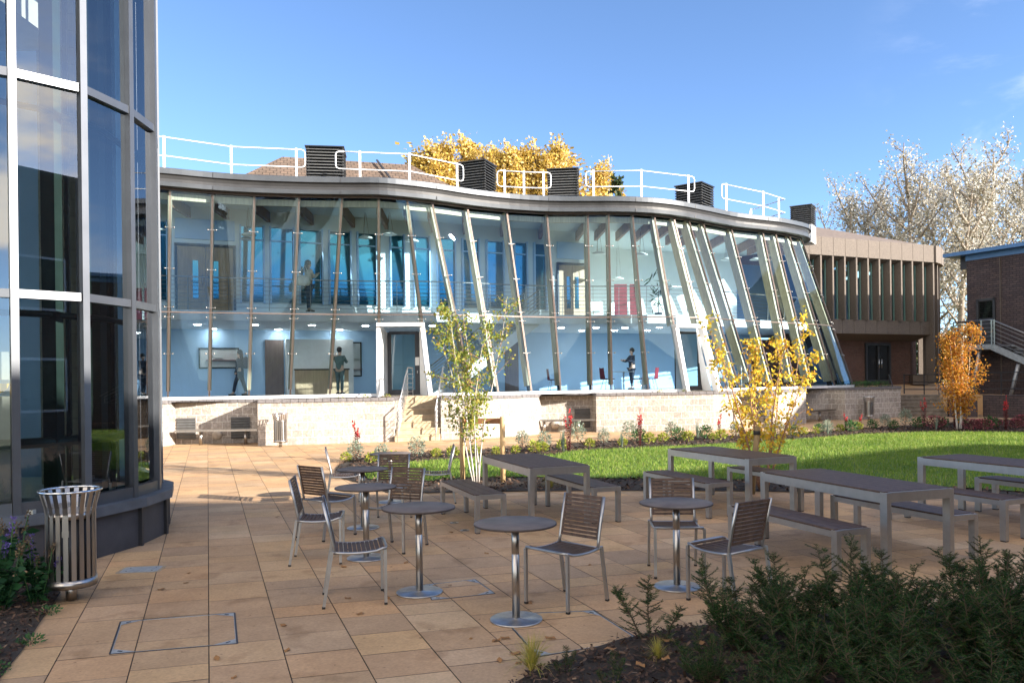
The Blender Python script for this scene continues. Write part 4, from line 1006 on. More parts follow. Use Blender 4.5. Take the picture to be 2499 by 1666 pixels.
# ------------------------------------------------------------------ picnic tables and benches (length = x)
def make_bench(name, cat, L, Wd, Hh, leg, nb):
    o = empty(name, cat, cat); t = .09 if Hh > .6 else .055
    fr = MB()
    for s in (-1, 1):
        fr.bar((-L/2+leg, s*(Wd/2-.012), Hh-.012-t/2), (L/2-leg, s*(Wd/2-.012), Hh-.012-t/2), t, .024, side=(0, 0, 1))
        fr.bar((s*(L/2-.022), -Wd/2+.05, Hh-t/2), (s*(L/2-.022), Wd/2-.05, Hh-t/2), t, .04, side=(0, 0, 1))
    fr.build('apron_frame', 'alu', o)
    for s in (-1, 1):
        for q in (-1, 1):
            l = MB().bar((s*(L/2-leg/2), q*(Wd/2-.025), .012), (s*(L/2-leg/2), q*(Wd/2-.025), Hh-.003), leg, .05, side=(1, 0, 0)).build('leg', 'alu', o)
            MB().box((s*(L/2-leg/2), q*(Wd/2-.025), .006), (leg*.9, .045, .012)).build('foot', 'rubber', l)
    b = MB(); w = (Wd-.006)/nb
    for k in range(nb):
        y = -Wd/2+.003+w*(k+.5); b.bar((-L/2+.042, y, Hh-.004), (L/2-.042, y, Hh-.004), w-.005, .018, side=(0, 1, 0))
    b.build('boards', 'brown', o)
    return o
pt = make_bench('picnic_table', 'picnic table', 1.87, .80, .75, .085, 7)
for k, (x, y, a, lab) in enumerate([(.26, 10.68, -69.8, 'brown-boarded steel-framed long table in the centre, in front of the staked birch'), (3.1, 11.47, -67, 'brown-boarded long table in front of the yellow multi-stemmed birch'),
    (3.49, 8.30, -71, 'largest-looking long table at right, nearest of the four, above the yew shrubs'), (6.06, 9.79, -67, 'long table cut off by the right edge of the photo')]):
    put(pt, k, (x, y, PZ), R(a), lab, 'long boarded tables')
bn = make_bench('table_bench', 'bench', 1.6, .385, .455, .07, 3)
for k, (x, y, a, lab) in enumerate([(-.545, 10.28, -69.5, 'backless bench left of the central long table'), (.915, 10.83, -70, 'backless bench right of the central long table'),
    (2.4, 11.1, -68, 'backless bench left of the long table by the yellow birch, behind the right chair'), (3.76, 11.56, -68, 'backless bench on the lawn side of the long table by the yellow birch'),
    (2.76, 7.87, -69.5, 'backless bench left of the nearest long table, ending above the yew tips'), (4.12, 8.53, -70, 'backless bench right of the nearest long table'),
    (5.2, 9.45, -67, 'backless bench left of the long table at the photo edge'), (6.65, 9.98, -67, 'backless bench behind the long table at the photo edge, nearest the lawn')]):
    put(bn, k, (x, y, PZ), R(a), lab, 'boarded benches at the long tables')
# wall benches in the alcoves
def make_wallbench(label, a, b, k):
    a = Vector((*a, 0)); b = Vector((*b, 0)); d = (b-a); L = d.length; d.normalize(); n = Vector((-d.y, d.x, 0))
    o = empty('alcove_bench', label, 'bench', a, 0, 'steel benches in the wall alcoves'); mb = MB()
    for j in range(5): mb.bar(d*-.05+n*(.08*j)+Vector((0, 0, .45)), d*(L+.05)+n*(.08*j)+Vector((0, 0, .45)), .066, .03, side=n)
    mb.bar(d*-.05-n*.05+Vector((0, 0, .44)), d*(L+.05)-n*.05+Vector((0, 0, .44)), .06, .03, side=(0, 0, 1)); mb.build('seat', 'steel', o)
    for f in k: MB().lathe([(.05, 0), (.05, .43)], 12, tuple(d*L*f+n*.16)).build('leg', 'steel', o)
p0, p1 = gp(425, 1089), gp(627, 1088.5)
make_wallbench('long steel bench in the left wall alcove, two cylindrical legs', (-9.95, 23.6), (-7.65, 23.75), (.28, .85))
make_wallbench('steel bench in the middle wall alcove, behind the red flower spikes', (1.05, 26.95), (2.75, 27.2), (.03, .72))
make_wallbench('steel bench in the shaded right wall alcove', (11.75, 31.5), (13.3, 32.9), (.55,))
# ------------------------------------------------------------------ litter bins
def make_bin():
    o = empty('litter_bin', 'bin', 'litter bin')
    MB().lathe([(0, .16), (.160, .16), (.160, .72), (.155, .72), (.155, .17)], 28).build('liner', 'frame', o)
    s = MB(); n = 20
    for k in range(n):
        a = 2*math.pi*k/n; c, q = math.cos(a), math.sin(a); t = Vector((-q, c, 0))
        for (r0, z0), (r1, z1) in (((.185, .15), (.185, .76)), ((.185, .76), (.194, .82)), ((.194, .82), (.228, .945))):
            s.bar((r0*c, r0*q, z0), (r1*c, r1*q, z1), .036, .005, side=t)
    s.build('slats', 'steel', o)
    MB().lathe([(.189, .13), (.195, .13), (.195, .20), (.189, .20)], 32).build('base_band', 'steel', o)
    MB().lathe([(.176, .715), (.182, .715), (.182, .775), (.176, .775)], 32).build('upper_band', 'steel', o)
    rm = MB(); rm.tube([(.233*math.cos(2*math.pi*k/36), .233*math.sin(2*math.pi*k/36), .95) for k in range(37)], .011, 8, cap=False); rm.build('rim', 'chrome', o)
    MB().lathe([(.045, 0), (.045, .16)], 14).build('post', 'steel', o)
    MB().box((.0, -.191, .60), (.05, .012, .05)).box((0, -.191, .68), (.045, .006, .12)).build('lock_plate', 'steel', o)
    return o
bi = make_bin()
for k, (x, y, rz, lab, sc_) in enumerate([(-3.77, 6.78, .3, 'large flared steel-slatted litter bin in the left foreground', (1.02, 1.02, .985)), (-6.63, 22.75, .4, 'flared steel-slatted litter bin against the sunlit wall, casting a shadow', 1.),
    (14.75, 32.95, .2, 'flared steel-slatted litter bin against the shaded planter wall', 1.)]):
    put(bi, k, (x, y, PZ), rz, lab, 'flared litter bins', sc_)
# ------------------------------------------------------------------ chamber covers
def cover(label, pts, tris=True):
    P = [Vector((*p, PZ+.0016)) for p in pts]; c = sum(P, Vector())/4
    o = empty('chamber_cover', label, 'cover', c); mb = MB()
    L = [p-c for p in P]
    for a, b in zip(L, L[1:]+L[:1]): mb.bar(a, b, .011, .003)
    mb.build('frame', 'frame', o)
    mb = MB()
    for a, b in zip(L, L[1:]+L[:1]): mb.bar(a*.978, b*.978, .004, .0035)
    mb.build('edge_trim', 'covergrey', o)
    for i in range(4):
        p, q, r = L[i], L[(i+1) % 4], L[i-1]; A = p*.975
        a1 = A+(q-p).normalized()*.15*(1 if (q-p).length > (r-p).length else .62); a2 = A+(r-p).normalized()*.15*(1 if (r-p).length >= (q-p).length else .62)
        w = Vector((0, 0, .002)); m = MB().add([A+w, a1+w, a2+w], [(0, 1, 2)] if (a1-A).cross(a2-A).z > 0 else [(0, 2, 1)]).build('corner_plate', 'covergrey', o)
        s = (A+a1+a2)/3+w; MB().bar(s-(a1-a2)*.10, s+(a1-a2)*.10, .014, .002).build('key_slot', 'black', m)
cover('large recessed paved chamber cover with four triangular corner plates in the left foreground', [(-2.75, 5.4), (-1.95, 5.59), (-2.23, 6.34), (-3.04, 6.14)])
cover('small recessed paved chamber cover beside the second nearest round table', [(-.69, 6.64), (-.17, 6.82), (-.36, 7.31), (-.81, 7.14)])
cover('recessed paved chamber cover beside the bark bed, under the nearest round table', [(.15, 5.25), (.87, 5.56), (.62, 6.28), (-.12, 6.21)])
o = empty('utility_cover', 'small pale grey rounded-corner utility cover near the tower plinth', 'cover', (-3.68, 7.86, PZ+.002), R(8))
mb = MB(); w, h, r = .175, .12, .035
pl = [(sx*(w-r)+r*math.cos(a0+b), sy*(h-r)+r*math.sin(a0+b)) for sx, sy, a0 in ((1, 1, 0), (-1, 1, 1.571), (-1, -1, 3.1416), (1, -1, 4.712)) for b in (0, .5, 1.07, 1.57)]
mb.prism(pl, 0, .003); mb.build('plate', 'covergrey', o)
MB().prism([(x*1.18, y*1.2) for x, y in pl], -.001, .0012).build('mortar_surround', 'step', o)
for x, y in ((-.12, .07), (.12, .07), (.12, -.07), (-.12, -.07)): MB().lathe([(.008, .003), (.008, .0042)], 8, (x, y, 0)).build('screw', 'frame', o)
for x, y, lab in ((1050+250/4.276, 1050+966/4.276, 'small round steel floor drain left of the central table, farther of two'), (1050+360/4.276, 1050+1045/4.276, 'small round steel floor drain with a slotted centre, nearer of two')):
    p = gp(x, y); o = empty('floor_drain', lab, 'drain', (*p, PZ), 0, 'round floor drains')
    MB().lathe([(0, .003), (.055, .003), (.06, 0)], 20).build('rim', 'steel', o); MB().box((0, 0, .0035), (.05, .006, .002)).box((0, .015, .0035), (.05, .006, .002)).build('slots', 'black', o)
# ------------------------------------------------------------------ trees
def branch(mb, p, d, L, r, g, n=7, wob=.12, lift=.05, taper=.35, sides=6):
    pts = [Vector(p)]; d = Vector(d).normalized()
    for k in range(n):
        d = (d+Vector((g.gauss(0, wob), g.gauss(0, wob), g.gauss(0, wob*.5)+lift))).normalized(); pts.append(pts[-1]+d*L/n)
    mb.tube(pts, [r*(1-(1-taper)*k/n) for k in range(n+1)], sides); return pts
def birch(name, label, loc, stems, H, spread, leafm, nleaf, ll, barkm, seed, low=.28, twigs=13, droop=0., rbase=.02, clump=1.):
    g = random.Random(seed); ng = np.random.default_rng(seed)
    o = empty(name, label, 'tree', loc); tk = MB(); tw = MB(); P = []; D = []
    for s in range(stems):
        a = 6.283*s/stems+g.uniform(-.3, .3); sp_ = spread*g.uniform(.35, 1.) if stems > 1 else 0.0
        d = Vector((math.cos(a)*sp_, math.sin(a)*sp_, 1)); hh = H*g.uniform(.72, 1.)*(1.0 if sp_ < spread*.6 else .9)
        pts = branch(tk, (math.cos(a)*.05, math.sin(a)*.05, -.03), d, hh*math.sqrt(1+sp_*sp_*.6), rbase*g.uniform(.7, 1.15), g, 10, .045, .035, .16)
        for k in range(twigs):
            f = low+(1-low)*((k+g.random())/twigs); q = f*(len(pts)-1); i = min(int(q), len(pts)-2); b = pts[i].lerp(pts[i+1], q-i)
            aa = g.random()*6.283; el = g.uniform(.25, 1.1); l = H*g.uniform(.08, .20)*(1.15-.6*f)
            tp = branch(tw, b, (math.cos(aa), math.sin(aa), el), l, .0055, g, 4, .12, .06, .3, 4)
            m = max(2, int(nleaf*g.uniform(.4, 1.6)/(stems*twigs)))
            for _ in range(m):
                t = g.random()**.7*(len(tp)-1); i2 = min(int(t), len(tp)-2); c = tp[i2].lerp(tp[i2+1], t-i2)
                P.append((c.x+g.gauss(0, .03*clump), c.y+g.gauss(0, .03*clump), c.z+g.gauss(0, .03*clump))); D.append((g.gauss(0, .6), g.gauss(0, .6), -.55+g.gauss(0, .5)))
        c = pts[-1]
        for _ in range(10):
            P.append((c.x+g.gauss(0, .04), c.y+g.gauss(0, .04), c.z-abs(g.gauss(0, .12)))); D.append((g.gauss(0, .6), g.gauss(0, .6), -.3))
    tk.build('trunk', barkm, o); tw.build('twigs', 'bark_o', o)
    n = len(P); npmesh('crown', leaves(np.array(P), np.array(D), ll*(.7+.6*ng.random(n)), ll*.32*(.8+.4*ng.random(n)), ng), 4, leafm, o)
    return o
birch('staked_birch', 'young multi-stemmed silver birch with sparse green-yellow leaves in a timber stake frame', (-.66, 14.1, .03), 6, 3.75, .17, 'lf_green', 3500, .058, 'bark_w', 11, .24, 17, rbase=.017, clump=1.6)
birch('yellow_birch', 'multi-stemmed birch with bright yellow leaves on the lawn, beside a short dark stake', (4.0, 12.75, .03), 9, 3.05, .46, 'lf_yellow', 2100, .07, 'bark_o', 23, .22, 11, rbase=.02, clump=1.6)
birch('orange_birch', 'small dense orange-leaved birch near the brick wall at right', (14.62, 26.1, .03), 4, 4.1, .22, 'lf_orange', 5600, .075, 'bark_w', 31, .14, 24, rbase=.030, clump=3)
o = empty('stake_frame', 'two round timber posts with an orange cross batten round the staked birch', 'tree stake', (-.55, 14.3, 0))
for x, y in ((-.36, .02), (.37, -.12)): MB().lathe([(.045, -.05), (.045, 1.17), (.040, 1.18), (0, 1.182)], 14, (x, y, 0)).build('post', 'stake', o)
MB().bar((-.36, .08, 1.10), (.37, -.05, 1.10), .10, .02, side=(0, 0, 1)).build('cross_batten', 'batten', o)
o = empty('tree_stake', 'short leaning dark wooden stake with a black tie beside the yellow birch', 'tree stake', (3.72, 12.45, 0))
MB().tube([(0, 0, -.05), (.12, .03, 1.05), (.128, .03, 1.06)], [.05, .045, .03], 10).build('post', 'stake_d', o)
MB().lathe([(.054, 0), (.056, .02), (.056, .04), (.054, .06)], 12, (.105, .026, .93)).build('tree_tie', 'rubber', o)
def poplar(name, label, loc, H, wid, leafm, n, seed, group, barkm='bark_d', ll=.26, z0=.12, limbs=16, shape=.8, proto=None, upr=.75, cl=.042):
    g = random.Random(seed); ng = np.random.default_rng(seed)
    o = empty(name, label, 'tree', loc, 0, group); tk = MB(); P = []; D = []
    main = branch(tk, (0, 0, -.2), (g.gauss(0, .03), g.gauss(0, .03), 1), H*.97, H*.016, g, 10, .02, .05, .12, 8)
    for k in range(limbs):
        f = z0+(.93-z0)*((k+g.random())/limbs); q = f*10; i = min(int(q), 9); b = main[i].lerp(main[i+1], q-i)
        a = k*2.4+g.uniform(-.4, .4); l = wid*(1.15-f*.75)*g.uniform(.75, 1.25)
        tp = branch(tk, b, (math.cos(a), math.sin(a), upr*g.uniform(.7, 1.4)), l*1.25, H*.006, g, 6, .10, .10, .25, 5)
        for t in range(5):
            u = 1.5+t; c = tp[min(6, int(u))]; a2 = g.random()*6.283
            t2 = branch(tk, c, (math.cos(a2), math.sin(a2), upr), l*.42, H*.0025, g, 4, .14, .10, .3, 4)
            m = int(n/(limbs*5))
            for _ in range(m):
                v = g.random()*4; j = min(int(v), 3); cc = t2[j].lerp(t2[j+1], v-j); s = wid*cl
                P.append((cc.x+g.gauss(0, s), cc.y+g.gauss(0, s), cc.z+g.gauss(0, s*1.5))); D.append((g.gauss(0, .6), g.gauss(0, .6), g.gauss(.1, .6)))
    c = main[-1]
    for _ in range(n//40): P.append((c.x+g.gauss(0, wid*cl), c.y+g.gauss(0, wid*cl), c.z-abs(g.gauss(0, H*.05)))); D.append((g.gauss(0, .5), g.gauss(0, .5), .3))
    tk.build('trunk', barkm, o); k = len(P)
    npmesh('crown', leaves(np.array(P), np.array(D), ll*(.6+.8*ng.random(k)), ll*.36*(.7+.6*ng.random(k)), ng), 4, leafm, o)
    return o
GP = 'golden poplars behind the pavilion'
# golden Lombardy poplars
gpA = poplar('golden_poplar', '', (0, 0, 0), 20, 2.9, 'lf_poplar', 15000, 41, GP, ll=.24, limbs=34, upr=2.9, z0=.06, cl=.09)
gpB = poplar('golden_poplar', '', (0, 0, 0), 20, 3.9, 'lf_poplar', 17000, 43, GP, ll=.24, limbs=36, upr=2.5, z0=.06, cl=.085)
LP = [(1017, 390, 62, 0, 'lowest golden poplar at the left end of its row'), (1075, 330, 60, 1, 'broad golden poplar with twin tops, second from the left'), (1150, 322, 63, 0, 'tallest narrow golden poplar, a third of the way along the row'),
      (1205, 345, 61, 1, 'golden poplar standing in the dip right of the tallest one'), (1262, 342, 64, 0, 'golden poplar above the short guardrail, left of centre'), (1318, 350, 60, 1, 'golden poplar above the right vent of the pair'),
      (1372, 338, 62, 0, 'pointed golden poplar, last tall one before the row drops'), (1418, 384, 61, 0, 'small golden poplar at the right edge of the tall row')]
LP += [(1048, 352, 66, 0, 'golden poplar behind and between the two leftmost tall ones'), (1112, 346, 67, 1, 'golden poplar just left of the tallest one'), (1180, 352, 67, 1, 'golden poplar in the back row right of the tallest one'),
       (1232, 352, 66, 0, 'golden poplar in the back row, left of the short guardrail'), (1290, 352, 66, 1, 'golden poplar in the back row above the short guardrail'), (1346, 350, 66, 0, 'golden poplar in the back row, left of the pointed one')]
LP += [(1062, 330, 57, 0, 'slim golden poplar spire, left one of the twin tops'), (1093, 334, 58, 0, 'slim golden poplar spire, right one of the twin tops'), (1148, 318, 58, 0, 'slim golden poplar spire at the highest point of the group'), (1192, 344, 57, 0, 'short slim golden poplar spire right of the highest one'), (1225, 346, 58, 0, 'slim golden poplar spire above the left post of the short guardrail'),
       (1258, 338, 57, 0, 'slim golden poplar spire above the middle post of the short guardrail'), (1288, 344, 58, 0, 'slim golden poplar spire above the right post of the short guardrail'), (1325, 350, 57, 0, 'slim golden poplar spire just left of the rightmost tall one'), (1367, 334, 58, 0, 'slim golden poplar spire at the right end of the tall row'), (1030, 362, 58, 0, 'slim golden poplar spire at the left flank of the group')]
u_ = [0, 0]
for x, y, Y, w, lab in LP:
    p = dp(x, y+8, Y); pr = (gpA, gpB)[w]; sc_ = (p.z+.5)/20
    q = put(pr, u_[w], (p.x, p.y, -.5), rnd.random()*6, lab, GP, (sc_*(.95 if 'spire' in lab else rnd.uniform(1.65, 1.9)), sc_*(.95 if 'spire' in lab else rnd.uniform(1.65, 1.9)), sc_*(1. if 'spire' in lab else rnd.uniform(.88, .95)))); u_[w] = 1
p = dp(1462, 394, 66); q = copy_tree(gpA); q.location = (p.x, p.y, -.5); q.scale = (.95, .95, (p.z+.5)/20); q['label'] = 'slim golden poplar apart from the row, left of the dark conifer'
p = dp(1478, 415, 68); poplar('dark_conifer', 'dark green conifer among the last golden poplars', (p.x, p.y, -.5), p.z+1, 3.0, 'lf_dark', 5200, 47, None, ll=.3, limbs=24, upr=.6, z0=.1)
p = dp(1490, 432, 70); poplar('golden_shrub_tree', 'low golden tree right of the dark conifer', (p.x, p.y, -.5), p.z+.5, 2.6, 'lf_poplar', 3600, 49, None, ll=.3, limbs=16, z0=.1)
p = dp(400, 402, 50); q = poplar('treetop', 'small yellow-green treetop peeping over the roof edge at left', (p.x, p.y, -.5), p.z+.6, 2.2, 'lf_yellow', 1500, 53, None, ll=.25, limbs=14, z0=.3)
# white poplars at right
GW = 'white poplars behind the concrete building'
wpA = poplar('white_poplar', '', (0, 0, 0), 18, 6.2, 'lf_white', 4600, 61, GW, 'bark', .19, .26, 15, upr=1.0)
wpB = poplar('white_poplar', '', (0, 0, 0), 18, 5.6, 'lf_white', 4300, 67, GW, 'bark', .19, .3, 13, upr=1.15)
u_ = [0, 0]
for x, y, Y, w, lab in [(2075, 452, 72, 0, 'lowest white-leaved poplar at the left end of its group'), (2135, 425, 68, 1, 'white-leaved poplar second from the left above the slate roof'), (2215, 378, 66, 0, 'white-leaved poplar rising above the right end of the slate roof'),
      (2330, 375, 62, 1, 'white-leaved poplar with a leaning pale trunk in the gap between the buildings'), (2385, 356, 64, 0, 'tallest white-leaved poplar, above the blue fascia corner'), (2470, 388, 66, 1, 'white-leaved poplar at the right edge of the photo'), (2560, 380, 70, 0, 'white-leaved poplar partly out of the frame at right'), (2275, 392, 72, 0, 'white-leaved poplar in the back row above the concrete corner'), (2175, 432, 74, 1, 'white-leaved poplar in the back row above the slate roof'), (2430, 378, 74, 1, 'white-leaved poplar in the back row above the blue fascia')]:
    p = dp(x, y+36, Y); sc_ = (p.z+.5)/18; q = put((wpA, wpB)[w], u_[w], (p.x, p.y, -.5), rnd.random()*6, lab, GW, (sc_*1.12, sc_*1.12, sc_)); u_[w] = 1
# darker trees seen through the gap
ev = None
for k, (x, Y, h, w, lm, lab) in enumerate([(2335, 78, 6.2, 3.4, 'lf_far', 'olive bushy tree in the gap between the two right-hand buildings'), (2300, 74, 5.0, 3.0, 'lf_dark', 'dark bush-like tree close to the concrete corner'), (2362, 70, 5.2, 3.2, 'lf_far', 'brownish tree beside the brick building corner'),
      (2420, 95, 7.5, 5, 'lf_dark', 'dark background tree behind the brick building'), (1560, 110, 8.0, 6, 'lf_far', 'far olive tree hidden behind the pavilion'), (2250, 100, 7, 6, 'lf_dark', 'dark tree far behind the concrete building')]):
    X = (x-CX)/F*Y; poplar('background_tree', lab, (X, Y, -.5), h, w, lm, 4200, 80+k, None, ll=.34, limbs=16, upr=.6, z0=.03)
o = fillpoly([(23, 52), (45, 52), (50, 70), (24, 70)], 1.40).build('grass_bank', 'lawn'); tag(o, kind='structure')
o = fillpoly([(20, 49.5), (45, 49.5), (45, 51.9), (20, 51.9)], 1.405).build('path', 'slab'); tag(o, kind='structure')
# ------------------------------------------------------------------ yew shrubs (foreground right)
def make_yew(seed, H, nst):
    g = random.Random(seed); o = empty('yew_shrub', '', 'shrub'); st = MB(); P = []; D = []
    def shoot(p, d, L, r, depth):
        pts = branch(st, p, d, L, r, g, 8, .06, .02, .35, 4)
        n = int(L/.0027)
        for k in range(n):
            f = .12+.88*k/n; q = f*8; i = min(int(q), 7); c = pts[i].lerp(pts[i+1], q-i); t = (pts[i+1]-pts[i]).normalized()
            s = t.cross(Vector((0, 0, 1))); s = s.normalized() if s.length > .05 else Vector((1, 0, 0))
            if depth == 0: a = g.random()*6.283; sv = s*math.cos(a)+t.cross(s)*math.sin(a)
            else: sv = s*(1 if k % 2 else -1)+t.cross(s)*g.gauss(.15, .25)
            P.append(c[:]); D.append((sv.normalized()*.9+t*.55)[:])
        return pts
    for s in range(nst):
        a = 6.283*s/nst+g.uniform(-.5, .5); sp_ = g.uniform(.05, 1.1)
        L = H*g.uniform(.6, 1.12)*(1-.22*sp_)
        m = shoot((math.cos(a)*.05, math.sin(a)*.05, -.02), (math.cos(a)*sp_, math.sin(a)*sp_, 1), L, .006, 0)
        for k in range(int(16+L*26)):
            f = .12+.85*g.random()**.8; q = f*8; i = min(int(q), 7); b = m[i].lerp(m[i+1], q-i); aa = g.random()*6.283
            l2 = L*g.uniform(.16, .36)*(1.15-.75*f)
            t2 = shoot(b, (math.cos(aa), math.sin(aa), g.uniform(.25, .9)), l2, .003, 1)
            if l2 > .15:
                for j in range(2):
                    a3 = aa+g.choice((-.9, .9)); shoot(t2[3+j*2], (math.cos(a3), math.sin(a3), .35), l2*.5, .002, 1)
    st.build('stems', 'yewstem', o)
    n = len(P); ng = np.random.default_rng(seed)
    npmesh('needles', leaves(np.array(P), np.array(D), .026*(.7+.5*ng.random(n)), np.full(n, .0021), ng), 4, 'yew', o)
    return o
ya, yb, yc = make_yew(3, .76, 11), make_yew(5, .68, 12), make_yew(9, .5, 3)
GY = 'young yew shrubs in the right foreground'
u_ = [0, 0, 0]
for w, x, y, sc_, lab in [(2, .96, 5.52, 1.1, 'small solitary yew sprig standing out in front of the right-hand table base'), (2, .30, 4.93, .42, 'tiny yew seedling in the bark beside the yellow sedge'), (2, .56, 4.72, .5, 'low yew seedling at the bottom edge right of the sedge'),
    (0, 1.52, 5.3, .98, 'feathery yew shrub at the left end of the hedge, reaching the chair leg'), (1, 1.95, 5.75, 1.05, 'yew shrub in front of the chair that backs onto the hedge'), (0, 2.35, 5.4, 1.08, 'tall-tipped yew shrub under the near bench end'),
    (1, 2.75, 5.8, 1.05, 'yew shrub in front of the near long table leg'), (0, 3.15, 5.45, .98, 'yew shrub right of the near long table leg'), (1, 3.6, 5.9, 1.1, 'yew shrub below the bench at right, back row'),
    (0, 3.55, 4.95, 1.12, 'large dark yew shrub at the right edge, tallest tips'), (1, 2.9, 4.85, 1.08, 'deep green yew shrub in the middle of the hedge, front row'), (0, 2.2, 4.75, .92, 'yew shrub at the bottom of the photo, right of centre'),
    (1, 1.62, 4.62, .8, 'low spreading yew shrub at the bottom edge, left part of the hedge'), (0, 4.2, 5.5, 1.08, 'yew shrub cut by the right edge of the photo, back row'), (1, 2.55, 4.25, .9, 'darkest low yew shrub at the bottom right'),
    (0, 3.2, 4.2, 1.0, 'dark yew shrub in the lower right corner'), (1, 1.15, 4.75, .6, 'small yew shrub above the fallen red leaves'),
    (0, 1.9, 5.05, .85, 'yew shrub filling the left middle of the hedge'), (1, 2.5, 5.05, .95, 'yew shrub filling the middle of the hedge behind the front row'), (0, 1.95, 4.3, .8, 'low yew shrub at the bottom edge below the right chair'), (1, 1.35, 4.3, .65, 'small yew shrub low at the bottom edge beside the open bark'),
    (0, 3.05, 4.62, .95, 'dense yew shrub in the front row left of the dark corner'), (1, 3.75, 5.3, 1.0, 'yew shrub behind the tallest tips at right'), (1, 3.9, 4.55, 1.05, 'yew shrub in the far lower right corner'), (0, 2.75, 3.85, .8, 'low yew shrub on the bottom edge, right of centre'), (1, 3.45, 3.8, .85, 'lowest yew shrub in the bottom right corner'), (1, 2.15, 3.85, .7, 'yew shrub cut by the bottom edge, middle of the hedge')]:
    put((ya, yb, yc)[w], u_[w], (x, y, .0), rnd.random()*6, lab, GY, sc_); u_[w] = 1
# ------------------------------------------------------------------ herbaceous plants
def tuft(name, cat, n, L, m, seed, spread=.5, w=.004, curl=.5):
    g = np.random.default_rng(seed); o = empty(name, '', cat); V = []
    for _ in range(n):
        a = g.random()*6.283; t = abs(g.normal(0, spread)); l = L*(.6+.5*g.random()); ww = w*(.7+.6*g.random()); r0 = g.random()*.02
        u = np.array([np.cos(a), np.sin(a), 0]); s = np.array([-np.sin(a), np.cos(a), 0]); pr = None
        for k in range(5):
            f = k/4; ang = t*(.5+curl*2*f); p = u*(r0+l*f*np.sin(min(ang, 1.9)))+np.array([0, 0, l*f*np.cos(min(ang, 1.9))]); q = (p-s*ww*(1-f*.9), p+s*ww*(1-f*.9))
            if pr is not None: V += [pr[0], pr[1], q[1], q[0]]
            pr = q
    npmesh('blades', np.array(V), 4, m, o); return o
def bushy(name, cat, n, r, h, m, seed, ll, stems=8, fl=None, flm=None, fz=.6):
    g = np.random.default_rng(seed); o = empty(name, '', cat); mb = MB(); q = random.Random(seed)
    for k in range(stems):
        a = q.random()*6.283; s = q.random()*r; mb.tube([(0, 0, -.01), (math.cos(a)*s*.6, math.sin(a)*s*.6, h*.5), (math.cos(a)*s, math.sin(a)*s, h*q.uniform(.7, 1))], .003, 4)
    mb.build('stems', 'bark_o', o)
    u = unit(g.normal(size=(n, 3))); rr = g.random((n, 1))**.45; P = u*rr*np.array([[r, r, h*.5]])+np.array([[0, 0, h*.52]])
    npmesh('foliage', leaves(P, u+np.array([[0, 0, .5]]), ll*(.6+.8*g.random(n)), ll*.3*(.7+.6*g.random(n)), g), 4, m, o)
    if fl:
        P = u[:fl]*np.array([[r, r, h*.5]])*.9+np.array([[0, 0, h*.62]]); npmesh('blossom', leaves(P, u[:fl], np.full(fl, .03), np.full(fl, .014), g), 4, flm, o)
    return o
def spike(name, cat, seed, h, ns, red=True):
    q = random.Random(seed); g = np.random.default_rng(seed); o = empty(name, '', cat); mb = MB(); P = []; D = []; FP = []
    for k in range(ns):
        a = q.random()*6.283; s = q.random()*.14; hh = h*q.uniform(.6, 1.); b = (math.cos(a)*s, math.sin(a)*s, hh)
        mb.tube([(math.cos(a)*s*.3, math.sin(a)*s*.3, -.01), (b[0]*.7, b[1]*.7, hh*.5), b], .006, 5)
        for j in range(34):
            f = j/34*.8; aa = q.random()*6.283; P.append((b[0]*f, b[1]*f, hh*f+.02)); D.append((math.cos(aa), math.sin(aa), .4))
        if red:
            for j in range(16):
                f = q.uniform(.76, 1.0); aa = q.random()*6.283; FP.append((b[0]*f+math.cos(aa)*.02, b[1]*f+math.sin(aa)*.02, hh*f))
    mb.build('stems', 'wine_lf', o); n = len(P)
    npmesh('foliage', leaves(np.array(P), np.array(D), .075*(.5+.8*g.random(n)), .012*np.ones(n), g), 4, 'wine_lf', o)
    if FP: n = len(FP); npmesh('blossom', leaves(np.array(FP), g.normal(size=(n, 3)), .048*np.ones(n), .020*np.ones(n), g), 4, 'red_fl', o)
    return o
def row(proto, pts, label, group, smin=.8, smax=1.2, labs=None):
    for k, (x, y) in enumerate(pts):
        X, Y = gp(x, y); put(proto, k, (X, Y, .02), rnd.random()*6, labs[k] if labs else label, group, rnd.uniform(smin, smax))
lav = bushy('grey_shrub', 'shrub', 420, .20, .48, 'grey_lf', 5, .05, 12)
row(lav, [(868, 1125), (932, 1128), (1018, 1115), (1275, 1090), (1330, 1093), (1410, 1078), (1474, 1082), (1538, 1072), (1640, 1072), (1795, 1066), (1900, 1062), (2020, 1058), (2160, 1040), (2210, 1035)], 'small feathery grey-green shrub in the far bark bed', 'grey shrubs in the far bed')
lime = bushy('lime_shrub', 'shrub', 190, .14, .24, 'lime_lf', 6, .055, 6)
row(lime, [(845, 1128), (905, 1130), (960, 1125), (1064, 1118), (1105, 1117), (1160, 1113), (1212, 1112), (1258, 1108), (1305, 1106), (1325, 1104), (1372, 1098), (1440, 1094), (1520, 1090), (1585, 1084), (1618, 1080), (1680, 1078), (1740, 1075), (1760, 1074), (1830, 1070), (1880, 1068), (1960, 1063), (1990, 1061), (2050, 1055), (2095, 1050)], 'knee-low yellow-green shrub in the far bark bed', 'yellow-green shrubs in the far bed')
mid = bushy('green_shrub', 'shrub', 260, .18, .34, 'mid_lf', 7, .06, 7)
row(mid, [(1560, 1080), (1655, 1076), (1720, 1070), (1935, 1064), (2000, 1056), (2080, 1056), (2130, 1048), (2180, 1048), (2240, 1045), (2300, 1045), (2420, 1046), (2350, 1040)], 'mid-green low shrub in the far bark bed', 'green shrubs in the far bed')
sp_a = spike('cardinal_flower', 'flower', 3, 1.15, 5); sp_b = spike('cardinal_flower', 'flower', 4, .8, 3)
